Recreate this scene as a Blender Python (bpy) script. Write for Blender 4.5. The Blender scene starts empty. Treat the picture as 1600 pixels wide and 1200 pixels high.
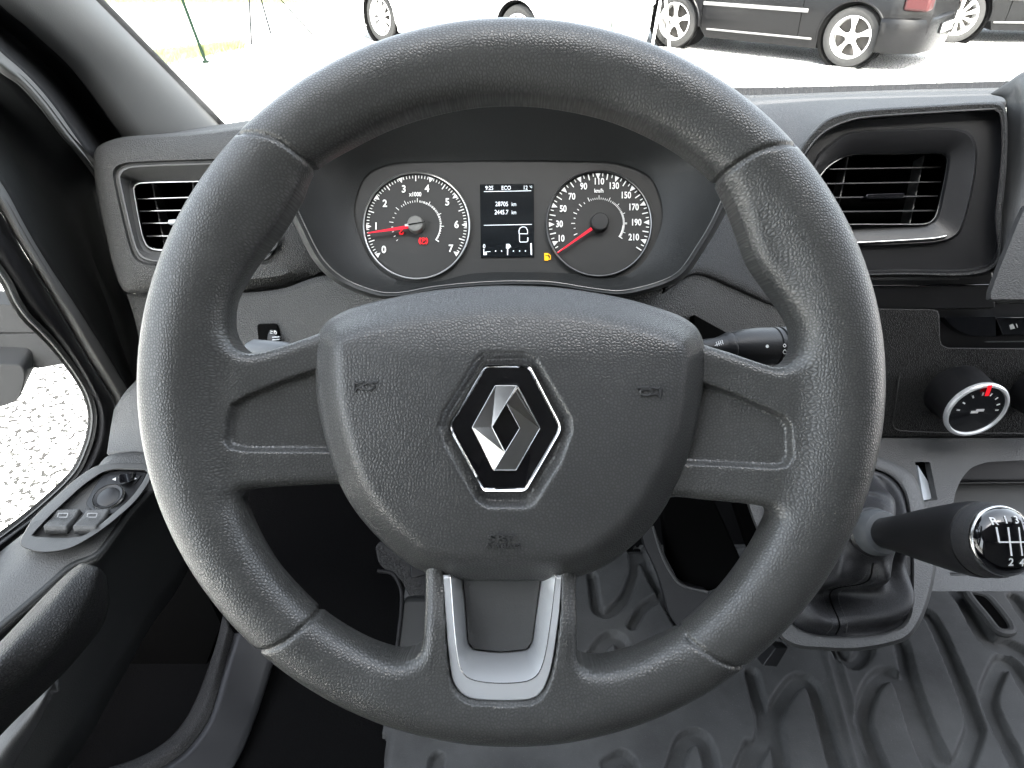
import bpy, bmesh, math, random
import numpy as np
from mathutils import Vector, Matrix, Euler
R = math.radians
sc = bpy.context.scene
# ------------------------------------------------------------------ camera, light, exposure
FPX, PITCH = 1080.0, R(34)
CAM = Vector((0, 0, 1.5))
cd = bpy.data.cameras.new('camera'); co = bpy.data.objects.new('camera', cd)
sc.collection.objects.link(co); sc.camera = co
cd.sensor_width = 36; cd.lens = FPX / 1600 * 36; cd.clip_start = 0.02; cd.clip_end = 500
co.location = CAM; co.rotation_euler = (R(90) - PITCH, 0, 0)
SUN_EL, SUN_AZ = R(46), R(168)            # azimuth from +Y, clockwise: the sun stands behind the van
w = bpy.data.worlds.new('World'); sc.world = w; w.use_nodes = True
nt = w.node_tree; nt.nodes.clear()
sky = nt.nodes.new('ShaderNodeTexSky'); sky.sky_type = 'NISHITA'; sky.sun_disc = False
sky.sun_elevation = SUN_EL; sky.sun_rotation = SUN_AZ; sky.air_density = 1.0; sky.dust_density = 5
bg = nt.nodes.new('ShaderNodeBackground'); bg.inputs[1].default_value = 0.15
wo = nt.nodes.new('ShaderNodeOutputWorld')
hsv = nt.nodes.new('ShaderNodeHueSaturation'); hsv.inputs['Saturation'].default_value = .40
nt.links.new(sky.outputs[0], hsv.inputs['Color']); nt.links.new(hsv.outputs[0], bg.inputs[0]); nt.links.new(bg.outputs[0], wo.inputs[0])
sl = bpy.data.lights.new('sun', 'SUN'); sl.energy = 3.2; sl.angle = R(0.5); sl.color = (1, .95, .87)
so = bpy.data.objects.new('sun', sl); sc.collection.objects.link(so)
sdir = Vector((math.sin(SUN_AZ) * math.cos(SUN_EL), math.cos(SUN_AZ) * math.cos(SUN_EL), math.sin(SUN_EL)))
so.rotation_euler = sdir.to_track_quat('Z', 'Y').to_euler(); so.location = (0, -3, 6)
sc.view_settings.view_transform = 'Standard'; sc.view_settings.look = 'None'
sc.view_settings.exposure = 3.5; sc.view_settings.gamma = 1
sc.view_settings.use_curve_mapping = False

# ------------------------------------------------------------------ helpers
FW = Vector((0, math.cos(PITCH), -math.sin(PITCH))); UP = Vector((0, math.sin(PITCH), math.cos(PITCH)))
def cam(px, py, D):
    return CAM + FW * D + Vector((1, 0, 0)) * ((px - 800) / FPX * D) + UP * ((600 - py) / FPX * D)
def DX(px, x): return FPX * x / (px - 800)                       # depth where a sight line meets a vertical side plane
def DZ(py, z): return (CAM.z - z) / (math.sin(PITCH) + math.cos(PITCH) * (py - 600) / FPX)
def DY(py, y): return y / (math.cos(PITCH) + math.sin(PITCH) * (600 - py) / FPX)
def plane3(a, b, c):
    M = np.array([[p[0], p[1], 1] for p in (a, b, c)], float); k = np.linalg.solve(M, [1 / p[2] for p in (a, b, c)])
    return lambda x, y: 1 / (k[0] * x + k[1] * y + k[2])
def S_of(D):
    f = D if callable(D) else (lambda x, y, D=D: D)
    return lambda x, y, l=0: cam(x, y, f(x, y) - l)

def thing(name, label, cat, loc, group=None, rot=None):
    o = bpy.data.objects.new(name, None); sc.collection.objects.link(o)
    o.location = loc
    if rot: o.rotation_euler = rot
    o.empty_display_size = .05
    o['label'] = label; o['category'] = cat
    if group: o['group'] = group
    M = Matrix.Translation(Vector(loc)) @ (Euler(rot).to_matrix().to_4x4() if rot else Matrix())
    o['_r'] = [x for r in M for x in r]
    return o
def rootM(o):
    while o.parent: o = o.parent
    return Matrix([o['_r'][i * 4:i * 4 + 4] for i in range(4)]) if '_r' in o else Matrix()
def mk(name, verts, faces, mat, parent=None, smooth=35, bevel=0, solid=0, seg=2, subd=0, local=False, face_cam=False):
    me = bpy.data.meshes.new(name)
    if parent is not None and not local:
        Mi = rootM(parent).inverted(); verts = [Mi @ Vector(v) for v in verts]
    me.from_pydata([tuple(v) for v in verts], [], [tuple(f) for f in faces])
    me.validate()
    bm = bmesh.new(); bm.from_mesh(me)
    bmesh.ops.recalc_face_normals(bm, faces=bm.faces)
    if face_cam:
        M = rootM(parent) if parent is not None else Matrix()
        s = 0
        for f in bm.faces:
            c = M @ f.calc_center_median(); n = M.to_3x3() @ f.normal
            s += n.dot(CAM - c) * f.calc_area()
        if s < 0: bmesh.ops.reverse_faces(bm, faces=bm.faces)
    bm.to_mesh(me); bm.free()
    if smooth is not None:
        me.shade_smooth()
        if smooth < 180: me.set_sharp_from_angle(angle=R(smooth))
    if mat: me.materials.append(mat)
    o = bpy.data.objects.new(name, me); sc.collection.objects.link(o)
    if parent is not None: o.parent = parent
    if solid:
        m = o.modifiers.new('thickness', 'SOLIDIFY'); m.thickness = solid; m.offset = -1
    if bevel:
        m = o.modifiers.new('bevel', 'BEVEL'); m.width = bevel; m.segments = seg; m.limit_method = 'ANGLE'; m.angle_limit = R(30); m.harden_normals = False
    if subd:
        m = o.modifiers.new('sub', 'SUBSURF'); m.levels = subd; m.render_levels = subd
    return o
def tag(o, label=None, cat=None, group=None, kind=None):
    if label: o['label'] = label
    if cat: o['category'] = cat
    if group: o['group'] = group
    if kind: o['kind'] = kind
    return o

def crom(P, n, closed=False):
    """Catmull-Rom through points (tuples of any length), n samples a span"""
    P = [np.array(p, float) for p in P]; N = len(P); out = []
    spans = N if closed else N - 1
    for i in range(spans):
        if closed: a, b, c, d = P[(i - 1) % N], P[i], P[(i + 1) % N], P[(i + 2) % N]
        else:
            b, c = P[i], P[i + 1]
            a = P[i - 1] if i > 0 else 2 * b - c
            d = P[i + 2] if i + 2 < N else 2 * c - b
        # tangents limited so that unequal spans do not overshoot
        L = np.linalg.norm(c - b) + 1e-9
        t1 = (c - a); t2 = (d - b)
        l1 = np.linalg.norm(t1) + 1e-9; l2 = np.linalg.norm(t2) + 1e-9
        m1 = t1 * min(.5, L / l1); m2 = t2 * min(.5, L / l2)
        for k in range(n):
            t = k / n
            out.append((2*t**3-3*t*t+1)*b + (t**3-2*t*t+t)*m1 + (-2*t**3+3*t*t)*c + (t**3-t*t)*m2)
    if not closed: out.append(P[-1])
    return out
def rpoly(P, r, n=5):
    """polygon with rounded corners (pixel space)"""
    out = []; N = len(P)
    for i in range(N):
        p = np.array(P[i][:2], float); a = np.array(P[i - 1][:2], float); b = np.array(P[(i + 1) % N][:2], float)
        rr = r[i] if isinstance(r, (list, tuple)) else r
        ua = (a - p); la = np.linalg.norm(ua); ua /= la; ub = (b - p); lb = np.linalg.norm(ub); ub /= lb
        rr = min(rr, la * .48, lb * .48)
        for k in range(n + 1):
            t = k / n
            out.append(tuple((1-t)**2 * (p + ua * rr) + 2*t*(1-t) * p + t*t * (p + ub * rr)))
    return out
def polar(P, c, n=128):
    """sample a star-shaped closed outline by angle about c"""
    P = np.array([p[:2] for p in P], float) - np.array(c); out = []
    for k in range(n):
        a = 2 * math.pi * k / n; d = np.array([math.cos(a), math.sin(a)]); best = None
        Q = np.roll(P, -1, axis=0); e = Q - P
        den = d[0] * e[:, 1] - d[1] * e[:, 0]
        with np.errstate(all='ignore'):
            t = (P[:, 0] * e[:, 1] - P[:, 1] * e[:, 0]) / den
            s = (P[:, 0] * d[1] - P[:, 1] * d[0]) / den
        ok = (np.abs(den) > 1e-9) & (s >= -1e-6) & (s <= 1 + 1e-6) & (t > 0)
        r = t[ok].max() if ok.any() else 1
        out.append((c[0] + d[0] * r, c[1] + d[1] * r))
    return out
def rings(name, RS, c, mat, parent, n=128, cap=False, smooth=40, solid=0, smoothpts=True, capfirst=False):
    """loft of closed outlines; RS = [(points, D or Dfun), ...]"""
    V = []; Fc = []
    for pts, D in RS:
        q = [tuple(p) for p in crom(pts, 6, True)] if smoothpts else pts
        S = S_of(D)
        V += [S(x, y) for x, y in polar(q, c, n)]
    for r in range(len(RS) - 1):
        for k in range(n):
            a = r * n + k; b = r * n + (k + 1) % n
            Fc.append((a, b, b + n, a + n))
    if cap: Fc.append(tuple(range((len(RS) - 1) * n, len(RS) * n)))
    if capfirst: Fc.append(tuple(range(0, n)))
    return mk(name, V, Fc, mat, parent, smooth=smooth, solid=solid, face_cam=True)
def patch(name, grid, mat, parent, th=.004, n=6, smooth=50):
    """grid of (px,py,D) rows -> smooth sheet with thickness away from the camera"""
    W = [[tuple(cam(*p)) for p in row] for row in grid]
    rows = [crom(r, n) for r in W]
    cols = []
    for j in range(len(rows[0])): cols.append(crom([r[j] for r in rows], n))
    nj, ni = len(cols), len(cols[0])
    V = [tuple(cols[j][i]) for j in range(nj) for i in range(ni)]
    Fc = [(j*ni+i, j*ni+i+1, (j+1)*ni+i+1, (j+1)*ni+i) for j in range(nj-1) for i in range(ni-1)]
    return mk(name, V, Fc, mat, parent, smooth=smooth, solid=th, face_cam=True)
def slab(name, pts, D, th, mat, parent, bevel=.0015, curve=False, dirn=None, seg=2, lift=0, smooth=35):
    if curve: pts = crom(pts, 6, True)
    S = S_of(D); dirn = dirn or FW
    F = [S(p[0], p[1], lift) for p in pts]; B = [v + dirn * th for v in F]; n = len(F)
    Fc = [tuple(range(n)), tuple(range(2*n-1, n-1, -1))] + [(i, (i+1) % n, n+(i+1) % n, n+i) for i in range(n)]
    return mk(name, F + B, Fc, mat, parent, bevel=bevel, seg=seg, smooth=smooth)
def frame_of(t):
    t = t.normalized(); a = Vector((0, 0, 1)) if abs(t.z) < .9 else Vector((1, 0, 0))
    u = t.cross(a).normalized(); return u, t.cross(u).normalized()
def tube_geo(P, r, n=10, closed=False, V=None, F=None):
    V = [] if V is None else V; F = [] if F is None else F
    P = [Vector(p) for p in P]; N = len(P); b0 = len(V)
    u = None
    for i in range(N):
        t = (P[(i+1) % N] - P[i-1]) if closed else (P[min(i+1, N-1)] - P[max(i-1, 0)])
        t.normalize()
        if u is None: u, _ = frame_of(t)
        u = (u - t * u.dot(t)).normalized(); v = t.cross(u)
        rr = r[i] if isinstance(r, (list, tuple)) else r
        for k in range(n):
            a = 2*math.pi*k/n; V.append(P[i] + (u*math.cos(a) + v*math.sin(a))*rr)
    for i in range(N if closed else N-1):
        for k in range(n):
            a = b0+i*n+k; b = b0+i*n+(k+1) % n; c = b0+((i+1) % N)*n+(k+1) % n; d = b0+((i+1) % N)*n+k
            F.append((a, b, c, d))
    if not closed:
        F.append(tuple(b0+k for k in range(n))); F.append(tuple(b0+(N-1)*n+k for k in range(n)))
    return V, F
def tube(name, P, r, mat, parent, n=10, closed=False, smooth=50):
    V, F = tube_geo(P, r, n, closed); return mk(name, V, F, mat, parent, smooth=smooth)
def loop(name, pts, D, r, mat, parent, lift=0, curve=True, k=5):
    q = crom(pts, k, True) if curve else pts
    S = S_of(D); return tube(name, [S(p[0], p[1], lift) for p in q], r, mat, parent, n=8, closed=True)
def lathe(name, prof, o, ax, mat, parent, n=64, up=None, smooth=35, caps=True):
    """prof = [(distance along ax, radius)]"""
    ax = ax.normalized(); u, v = frame_of(ax)
    if up is not None:
        u = (up - ax * up.dot(ax)).normalized(); v = ax.cross(u)
    V = []; F = []
    for (t, r) in prof:
        for k in range(n):
            a = 2*math.pi*k/n; V.append(o + ax*t + u*(math.cos(a)*r) + v*(math.sin(a)*r))
    for i in range(len(prof)-1):
        for k in range(n): F.append((i*n+k, i*n+(k+1) % n, (i+1)*n+(k+1) % n, (i+1)*n+k))
    if caps and prof[0][1] > 1e-6: F.append(tuple(range(n)))
    if caps and prof[-1][1] > 1e-6: F.append(tuple((len(prof)-1)*n+k for k in range(n)))
    return mk(name, V, F, mat, parent, smooth=smooth)
def box_geo(c, ux, uy, uz, V, F):
    b = len(V)
    for sx in (-1, 1):
        for sy in (-1, 1):
            for sz in (-1, 1): V.append(c + ux*sx + uy*sy + uz*sz)
    for f in ((0,1,3,2),(4,6,7,5),(0,4,5,1),(2,3,7,6),(0,2,6,4),(1,5,7,3)): F.append(tuple(b+i for i in f))
def box(name, lo, hi, mat, parent, bevel=.003, seg=2):
    V = []; F = []; lo = Vector(lo); hi = Vector(hi); c = (lo+hi)/2; h = (hi-lo)/2
    box_geo(c, Vector((h.x,0,0)), Vector((0,h.y,0)), Vector((0,0,h.z)), V, F)
    return mk(name, V, F, mat, parent, bevel=bevel, seg=seg)
def decals(name, polys, S, mat, parent, lift=.0004, th=.0004):
    """flat marks: list of polygons in pixel space printed on surface S, a hair proud of it"""
    V = []; F = []
    for p in polys:
        n = len(p); b = len(V)
        V += [S(x, y, lift + th) for x, y in p] + [S(x, y, lift) for x, y in p]
        F.append(tuple(b+i for i in range(n))); F += [(b+i, b+(i+1) % n, b+n+(i+1) % n, b+n+i) for i in range(n)]
    return mk(name, V, F, mat, parent, smooth=None)
def line(x0, y0, x1, y1, w, w1=None):
    w1 = w if w1 is None else w1
    dx, dy = x1-x0, y1-y0; L = math.hypot(dx, dy); nx, ny = -dy/L/2, dx/L/2
    return [(x0+nx*w, y0+ny*w), (x1+nx*w1, y1+ny*w1), (x1-nx*w1, y1-ny*w1), (x0-nx*w, y0-ny*w)]
def arcpoly(cx, cy, r0, r1, a0, a1, n=16):
    A = [R(a0 + (a1-a0)*k/n) for k in range(n+1)]
    return [(cx+r0*math.cos(a), cy-r0*math.sin(a)) for a in A] + [(cx+r1*math.cos(a), cy-r1*math.sin(a)) for a in reversed(A)]
def text(name, items, S, mat, parent, lift=.0004, th=.0004, bold=.012):
    """items = (string, px, py, cap height in px, x scale, rotation deg)"""
    V = []; F = []
    for it in items:
        s, px, py, h = it[:4]; xs = it[4] if len(it) > 4 else 1; rot = R(it[5]) if len(it) > 5 else 0
        cu = bpy.data.curves.new('t', 'FONT'); cu.body = s; cu.align_x = 'CENTER'; cu.align_y = 'CENTER'; cu.offset = bold; cu.resolution_u = 3
        ob = bpy.data.objects.new('t', cu); sc.collection.objects.link(ob)
        dg = bpy.context.evaluated_depsgraph_get(); me = bpy.data.meshes.new_from_object(ob.evaluated_get(dg))
        co_ = np.array([v.co[:2] for v in me.vertices]); 
        if len(co_):
            k = h / .70; b = len(V); cy = (co_[:,1].max()+co_[:,1].min())/2; cx = (co_[:,0].max()+co_[:,0].min())/2
            ca, sa = math.cos(rot), math.sin(rot)
            for x, y in co_:
                x = (x-cx)*k*xs; y = (y-cy)*k
                V.append(S(px + x*ca - y*sa, py - (x*sa + y*ca), lift+th))
            for p in me.polygons: F.append(tuple(b+i for i in p.vertices))
        bpy.data.objects.remove(ob); bpy.data.curves.remove(cu); bpy.data.meshes.remove(me)
    return mk(name, V, F, mat, parent, smooth=None, solid=th*.8, face_cam=True)

# ------------------------------------------------------------------ materials
def mat(name, col, rough=.5, metal=0, grain=0, gsize=600, gtype='leather', flat=False, coat=0, var=0, vsize=30, emit=0, spec=.5, dust=0, rvar=0):
    m = bpy.data.materials.new(name); m.use_nodes = True; t = m.node_tree; N = t.nodes; L = t.links
    b = N['Principled BSDF']; b.inputs['Base Color'].default_value = (*col, 1); b.inputs['Roughness'].default_value = rough
    b.inputs['Metallic'].default_value = metal; b.inputs['Coat Weight'].default_value = coat; b.inputs['Coat Roughness'].default_value = .04
    b.inputs['Specular IOR Level'].default_value = spec
    if emit: b.inputs['Emission Color'].default_value = (*col, 1); b.inputs['Emission Strength'].default_value = emit
    tc = N.new('ShaderNodeTexCoord')
    if grain:
        nz = N.new('ShaderNodeTexNoise'); nz.inputs['Scale'].default_value = gsize*.45; nz.inputs['Detail'].default_value = 2
        L.new(tc.outputs['Object'], nz.inputs['Vector'])
        if gtype == 'leather':
            mx = N.new('ShaderNodeVectorMath'); mx.operation = 'MULTIPLY_ADD'; mx.inputs[1].default_value = (.0006*600/gsize,)*3
            L.new(nz.outputs['Color'], mx.inputs[0]); L.new(tc.outputs['Object'], mx.inputs[2])
            vo = N.new('ShaderNodeTexVoronoi'); vo.feature = 'DISTANCE_TO_EDGE'; vo.inputs['Scale'].default_value = gsize; vo.inputs['Randomness'].default_value = 1
            if flat:
                vo.voronoi_dimensions = '2D'; nz.noise_dimensions = '2D'; at = N.new('ShaderNodeAttribute'); at.attribute_name = 'grain_map'
                L.new(at.outputs['Vector'], nz.inputs['Vector']); L.new(at.outputs['Vector'], mx.inputs[2])
            L.new(mx.outputs[0], vo.inputs['Vector'])
            mr = N.new('ShaderNodeMapRange'); mr.interpolation_type = 'SMOOTHSTEP'; mr.inputs[1].default_value = 0; mr.inputs[2].default_value = .42 if flat else .34
            L.new(vo.outputs['Distance'], mr.inputs[0])
            h = mr.outputs[0]
            sp_ = N.new('ShaderNodeMapRange'); sp_.inputs[3].default_value = spec*.5; sp_.inputs[4].default_value = spec*1.15; L.new(h, sp_.inputs[0]); L.new(sp_.outputs[0], b.inputs['Specular IOR Level'])
        else:
            vo = N.new('ShaderNodeTexNoise'); vo.inputs['Scale'].default_value = gsize; vo.inputs['Detail'].default_value = 3; vo.inputs['Roughness'].default_value = .6
            L.new(tc.outputs['Object'], vo.inputs['Vector']); h = vo.outputs['Fac']
        bp = N.new('ShaderNodeBump'); bp.inputs['Strength'].default_value = 1; bp.inputs['Distance'].default_value = grain
        L.new(h, bp.inputs['Height']); L.new(bp.outputs[0], b.inputs['Normal'])
        if coat: L.new(bp.outputs[0], b.inputs['Coat Normal'])
    if var or dust or rvar:
        n2 = N.new('ShaderNodeTexNoise'); n2.inputs['Scale'].default_value = vsize; n2.inputs['Detail'].default_value = 6; n2.inputs['Roughness'].default_value = .65
        L.new(tc.outputs['Object'], n2.inputs['Vector'])
        mr = N.new('ShaderNodeMapRange'); mr.inputs[1].default_value = .3; mr.inputs[2].default_value = .7
        mr.inputs[3].default_value = 1-var; mr.inputs[4].default_value = 1+var; L.new(n2.outputs['Fac'], mr.inputs[0])
        vm = N.new('ShaderNodeVectorMath'); vm.operation = 'SCALE'; vm.inputs[0].default_value = col; L.new(mr.outputs[0], vm.inputs['Scale'])
        src = vm.outputs[0]
        if dust:
            n3 = N.new('ShaderNodeTexNoise'); n3.inputs['Scale'].default_value = 1500; n3.inputs['Detail'].default_value = 1
            L.new(tc.outputs['Object'], n3.inputs['Vector'])
            m3 = N.new('ShaderNodeMapRange'); m3.inputs[1].default_value = .74; m3.inputs[2].default_value = .8; m3.inputs[4].default_value = dust
            L.new(n3.outputs['Fac'], m3.inputs[0])
            mm = N.new('ShaderNodeMix'); mm.data_type = 'RGBA'; L.new(m3.outputs[0], mm.inputs[0]); L.new(src, mm.inputs[6]); mm.inputs[7].default_value = (.45,.44,.42,1)
            src = mm.outputs[2]
        L.new(src, b.inputs['Base Color'])
        if rvar:
            m4 = N.new('ShaderNodeMapRange'); m4.inputs[1].default_value = .3; m4.inputs[2].default_value = .7; m4.inputs[3].default_value = rough-rvar; m4.inputs[4].default_value = rough+rvar
            L.new(n2.outputs['Fac'], m4.inputs[0]); L.new(m4.outputs[0], b.inputs['Roughness'])
    return m
M = {}
M['rim']    = mat('wheel_skin', (.048, .048, .046), .35, grain=.00011, gsize=580, flat=True, var=.06, vsize=40, dust=.35, rvar=.06, spec=.75)
M['hub']    = mat('airbag_skin', (.048, .048, .047), .35, grain=.00011, gsize=560, flat=True, var=.05, vsize=30, dust=.35, rvar=.05, spec=.75)
M['pad']    = mat('dash_skin', (.040, .040, .039), .55, spec=.35, grain=.00045, gsize=430, var=.06, vsize=20, dust=.2)
M['top']    = mat('dash_top_skin', (.048, .048, .049), .6, spec=.3, grain=.00045, gsize=430, var=.06, vsize=20, dust=.3)
M['pad_d']  = mat('dash_dark_skin', (.019, .019, .019), .5, spec=.35, grain=.0004, gsize=450, var=.06, vsize=20, dust=.2)
M['fine']   = mat('fine_plastic', (.055, .055, .054), .55, grain=.00025, gsize=900, gtype='noise', var=.06, dust=.2)
M['fineL']  = mat('console_plastic', (.052, .052, .052), .5, grain=.0010, gsize=620, gtype='noise', var=.06, dust=.3)
M['frameg'] = mat('frame_grey', (.12, .12, .117), .65, spec=.25, grain=.00012, gsize=900, gtype='noise')
M['pillar'] = mat('pillar_plastic', (.125, .125, .122), .6, spec=.3, grain=.00012, gsize=900, gtype='noise', var=.04, vsize=6)
M['black']  = mat('black_plastic', (.010, .010, .011), .42, spec=.4, grain=.0001, gsize=900, gtype='noise', var=.1)
M['rubber'] = mat('black_rubber', (.010, .010, .011), .6, spec=.25, grain=.0003, gsize=700, gtype='noise', var=.1)
M['seal']   = mat('seal_rubber', (.010, .010, .011), .9, spec=.1)
M['collar'] = mat('collar_grey', (.075, .08, .085), .45)
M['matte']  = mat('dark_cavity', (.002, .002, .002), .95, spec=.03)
M['hood']   = mat('hood_plastic', (.020, .021, .021), .5, spec=.35, grain=.0002, gsize=700, gtype='noise', var=.05)
M['gloss']  = mat('piano_black', (.004, .004, .005), .08, coat=.6)
M['chrome'] = mat('chrome', (.72, .72, .72), .13, 1)
M['edge']   = mat('bright_edge', (.45, .45, .44), .25, 1)
M['dim']    = mat('dim_edge', (.16, .16, .16), .35, .6)
M['satin']  = mat('satin_silver', (.60, .61, .62), .34, .45, grain=.00003, gsize=1500, gtype='noise')
M['face']   = mat('dial_face', (.022, .022, .021), .5, grain=.00005, gsize=1500, gtype='noise')
M['print']  = mat('white_print', (.80, .80, .78), .5, emit=0.032)
M['screen'] = mat('screen_black', (.006, .008, .010), .2)
M['lit']    = mat('lit_white', (.85, .9, .95), .4, emit=0.070)
M['red']    = mat('needle_red', (.75, .01, .03), .35, emit=0.035)
M['redlamp']= mat('red_lamp', (.9, .01, .02), .4, emit=0.051)
M['amber']  = mat('amber_lamp', (1., .50, .01), .4, emit=0.061)
M['mirrorg'] = mat('mirror_grey', (.022, .022, .022), .7, spec=.2)
M['iconD']  = mat('dim_icon', (.22, .22, .22), .5)
M['mould']  = mat('side_moulding_grey', (.10, .10, .10), .4)
M['icon']   = mat('printed_icon', (.62, .62, .62), .5)
M['icong']  = mat('moulded_symbol', (.045, .045, .045), .3)
M['lightg'] = mat('light_grey_plastic', (.32, .34, .36), .4)
M['gaiter'] = mat('gaiter_leather', (.022, .022, .024), .36, grain=.00012, gsize=900, var=.1, vsize=60)
M['thread'] = mat('thread', (.05, .05, .052), .6)
M['mat']    = mat('floor_rubber', (.056, .057, .057), .62, grain=.0004, gsize=500, gtype='noise', var=.4, vsize=9, dust=.7, rvar=.1, spec=.3)
M['carpet'] = mat('carpet', (.004, .004, .0042), .95, spec=.03, grain=.001, gsize=400, gtype='noise')
M['cloth']  = mat('cab_lining', (.06, .058, .055), .9)
def glassm():
    m = bpy.data.materials.new('window_glass'); m.use_nodes = True; t = m.node_tree; t.nodes.clear(); L = t.links
    o = t.nodes.new('ShaderNodeOutputMaterial'); mx = t.nodes.new('ShaderNodeMixShader'); tr = t.nodes.new('ShaderNodeBsdfTransparent')
    tr.inputs[0].default_value = (.96, .975, .965, 1)
    gl = t.nodes.new('ShaderNodeBsdfGlossy'); gl.inputs['Roughness'].default_value = .01
    g = t.nodes.new('ShaderNodeNewGeometry'); d = t.nodes.new('ShaderNodeVectorMath'); d.operation = 'DOT_PRODUCT'
    L.new(g.outputs['Incoming'], d.inputs[0]); L.new(g.outputs['Normal'], d.inputs[1])
    def mth(op, x, y=None):
        n = t.nodes.new('ShaderNodeMath'); n.operation = op
        for i, v in enumerate((x, y)):
            if v is None: continue
            if isinstance(v, (int, float)): n.inputs[i].default_value = v
            else: L.new(v, n.inputs[i])
        return n.outputs[0]
    k = mth('SUBTRACT', 1.0, mth('ABSOLUTE', d.outputs['Value'])); r = mth('ADD', mth('MULTIPLY', mth('POWER', k, 5.0), .5), .012)
    L.new(r, mx.inputs[0]); L.new(tr.outputs[0], mx.inputs[1]); L.new(gl.outputs[0], mx.inputs[2]); L.new(mx.outputs[0], o.inputs[0])
    return m
M['glass'] = glassm()

# ------------------------------------------------------------------ implicit surfaces
def nets(F, org, h):
    """naive surface nets on a scalar grid, vertices pulled onto the zero level"""
    S = F < 0
    nx, ny, nz = F.shape
    acc = np.zeros((nx-1, ny-1, nz-1, 3), np.float32); cnt = np.zeros((nx-1, ny-1, nz-1), np.float32)
    def cell(a, dx, dy, dz): return a[dx:nx-1+dx, dy:ny-1+dy, dz:nz-1+dz]
    for ax in range(3):
        o1, o2 = [(1, 2), (0, 2), (0, 1)][ax]
        for i in (0, 1):
            for j in (0, 1):
                d0 = [0, 0, 0]; d0[o1] = i; d0[o2] = j; d1 = list(d0); d1[ax] = 1
                a = cell(F, *d0); b = cell(F, *d1); m = (a < 0) != (b < 0)
                t = a[m] / (a[m] - b[m]); c = np.zeros((m.sum(), 3), np.float32); c[:, o1] = i; c[:, o2] = j; c[:, ax] = t
                acc[m] += c; cnt[m] += 1
    m = cnt > 0; idx = -np.ones(cnt.shape, np.int64); idx[m] = np.arange(m.sum())
    V = acc[m] / cnt[m][:, None] + np.argwhere(m)
    G = np.gradient(F) if F.size < 3e7 else None
    def tri(A, P):
        i = np.clip(np.floor(P).astype(int), 0, np.array(A.shape)-2); f = P - i; r = 0
        for dx in (0, 1):
            for dy in (0, 1):
                for dz in (0, 1):
                    r = r + A[i[:,0]+dx, i[:,1]+dy, i[:,2]+dz] * (f[:,0] if dx else 1-f[:,0]) * (f[:,1] if dy else 1-f[:,1]) * (f[:,2] if dz else 1-f[:,2])
        return r
    for _ in range(2):
        f = tri(F, V); g = np.stack([tri(g_, V) for g_ in G], 1); gg = (g*g).sum(1) + 1e-12
        st = -(f/gg)[:, None]*g; ln = np.linalg.norm(st, axis=1, keepdims=True); st *= np.minimum(1, .6/(ln+1e-9)); V = V + st
    Q = []
    for ax in range(3):
        o1, o2 = [(1, 2), (2, 0), (0, 1)][ax]
        sl0 = [slice(None)]*3; sl1 = [slice(None)]*3; sl0[ax] = slice(0, -1); sl1[ax] = slice(1, None)
        m = S[tuple(sl0)] != S[tuple(sl1)]; e = np.argwhere(m); ok = (e[:, o1] > 0) & (e[:, o2] > 0)
        sh = idx.shape; ok &= (e[:, o1] < sh[o1]) & (e[:, o2] < sh[o2]) & (e[:, ax] < sh[ax]); e = e[ok]
        def g(d1, d2):
            q = e.copy(); q[:, o1] += d1; q[:, o2] += d2; return idx[q[:,0], q[:,1], q[:,2]]
        q = np.stack([g(-1,-1), g(0,-1), g(0,0), g(-1,0)], 1)
        ins = S[tuple(sl0)][tuple(e.T)]; q[~ins] = q[~ins][:, ::-1]; Q.append(q)
    Q = np.concatenate(Q); Q = Q[(Q >= 0).all(1)]
    return V*h + np.array(org), Q
def mesh_np(name, V, Q, mat, parent, smooth=180, gmap=None):
    me = bpy.data.meshes.new(name); me.vertices.add(len(V)); me.vertices.foreach_set('co', V.astype(np.float32).ravel())
    me.loops.add(Q.size); me.loops.foreach_set('vertex_index', Q.astype(np.int32).ravel()); me.polygons.add(len(Q))
    me.polygons.foreach_set('loop_start', np.arange(0, Q.size, 4, dtype=np.int32)); me.update(calc_edges=True); me.validate()
    if gmap is not None:
        at = me.attributes.new('grain_map', 'FLOAT_VECTOR', 'POINT'); at.data.foreach_set('vector', gmap.astype(np.float32).ravel())
    me.shade_smooth(); me.materials.append(mat)
    o = bpy.data.objects.new(name, me); sc.collection.objects.link(o); o.parent = parent; return o
def sd_poly(X, Y, P):
    """signed distance to a closed polygon, negative inside"""
    P = np.array([p[:2] for p in P], np.float32); d = np.full(X.shape, 1e9, np.float32); ins = np.zeros(X.shape, bool)
    for i in range(len(P)):
        a, b = P[i-1], P[i]; e = b - a; wx, wy = X-a[0], Y-a[1]
        t = np.clip((wx*e[0]+wy*e[1])/(e@e+1e-12), 0, 1); d = np.minimum(d, (wx-e[0]*t)**2+(wy-e[1]*t)**2)
        c = ((a[1] > Y) != (b[1] > Y)); 
        with np.errstate(all='ignore'): ins ^= c & (X < (b[0]-a[0])*(Y-a[1])/(b[1]-a[1])+a[0])
    d = np.sqrt(d); return np.where(ins, -d, d)
def smin(a, b, k):
    h = np.clip(.5+.5*(b-a)/k, 0, 1); return b*(1-h)+a*h-k*h*(1-h)
def smax(a, b, k): return -smin(-a, -b, k)
def sst(x, a, b):
    t = np.clip((x-a)/(b-a), 0, 1); return t*t*(3-2*t)
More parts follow.
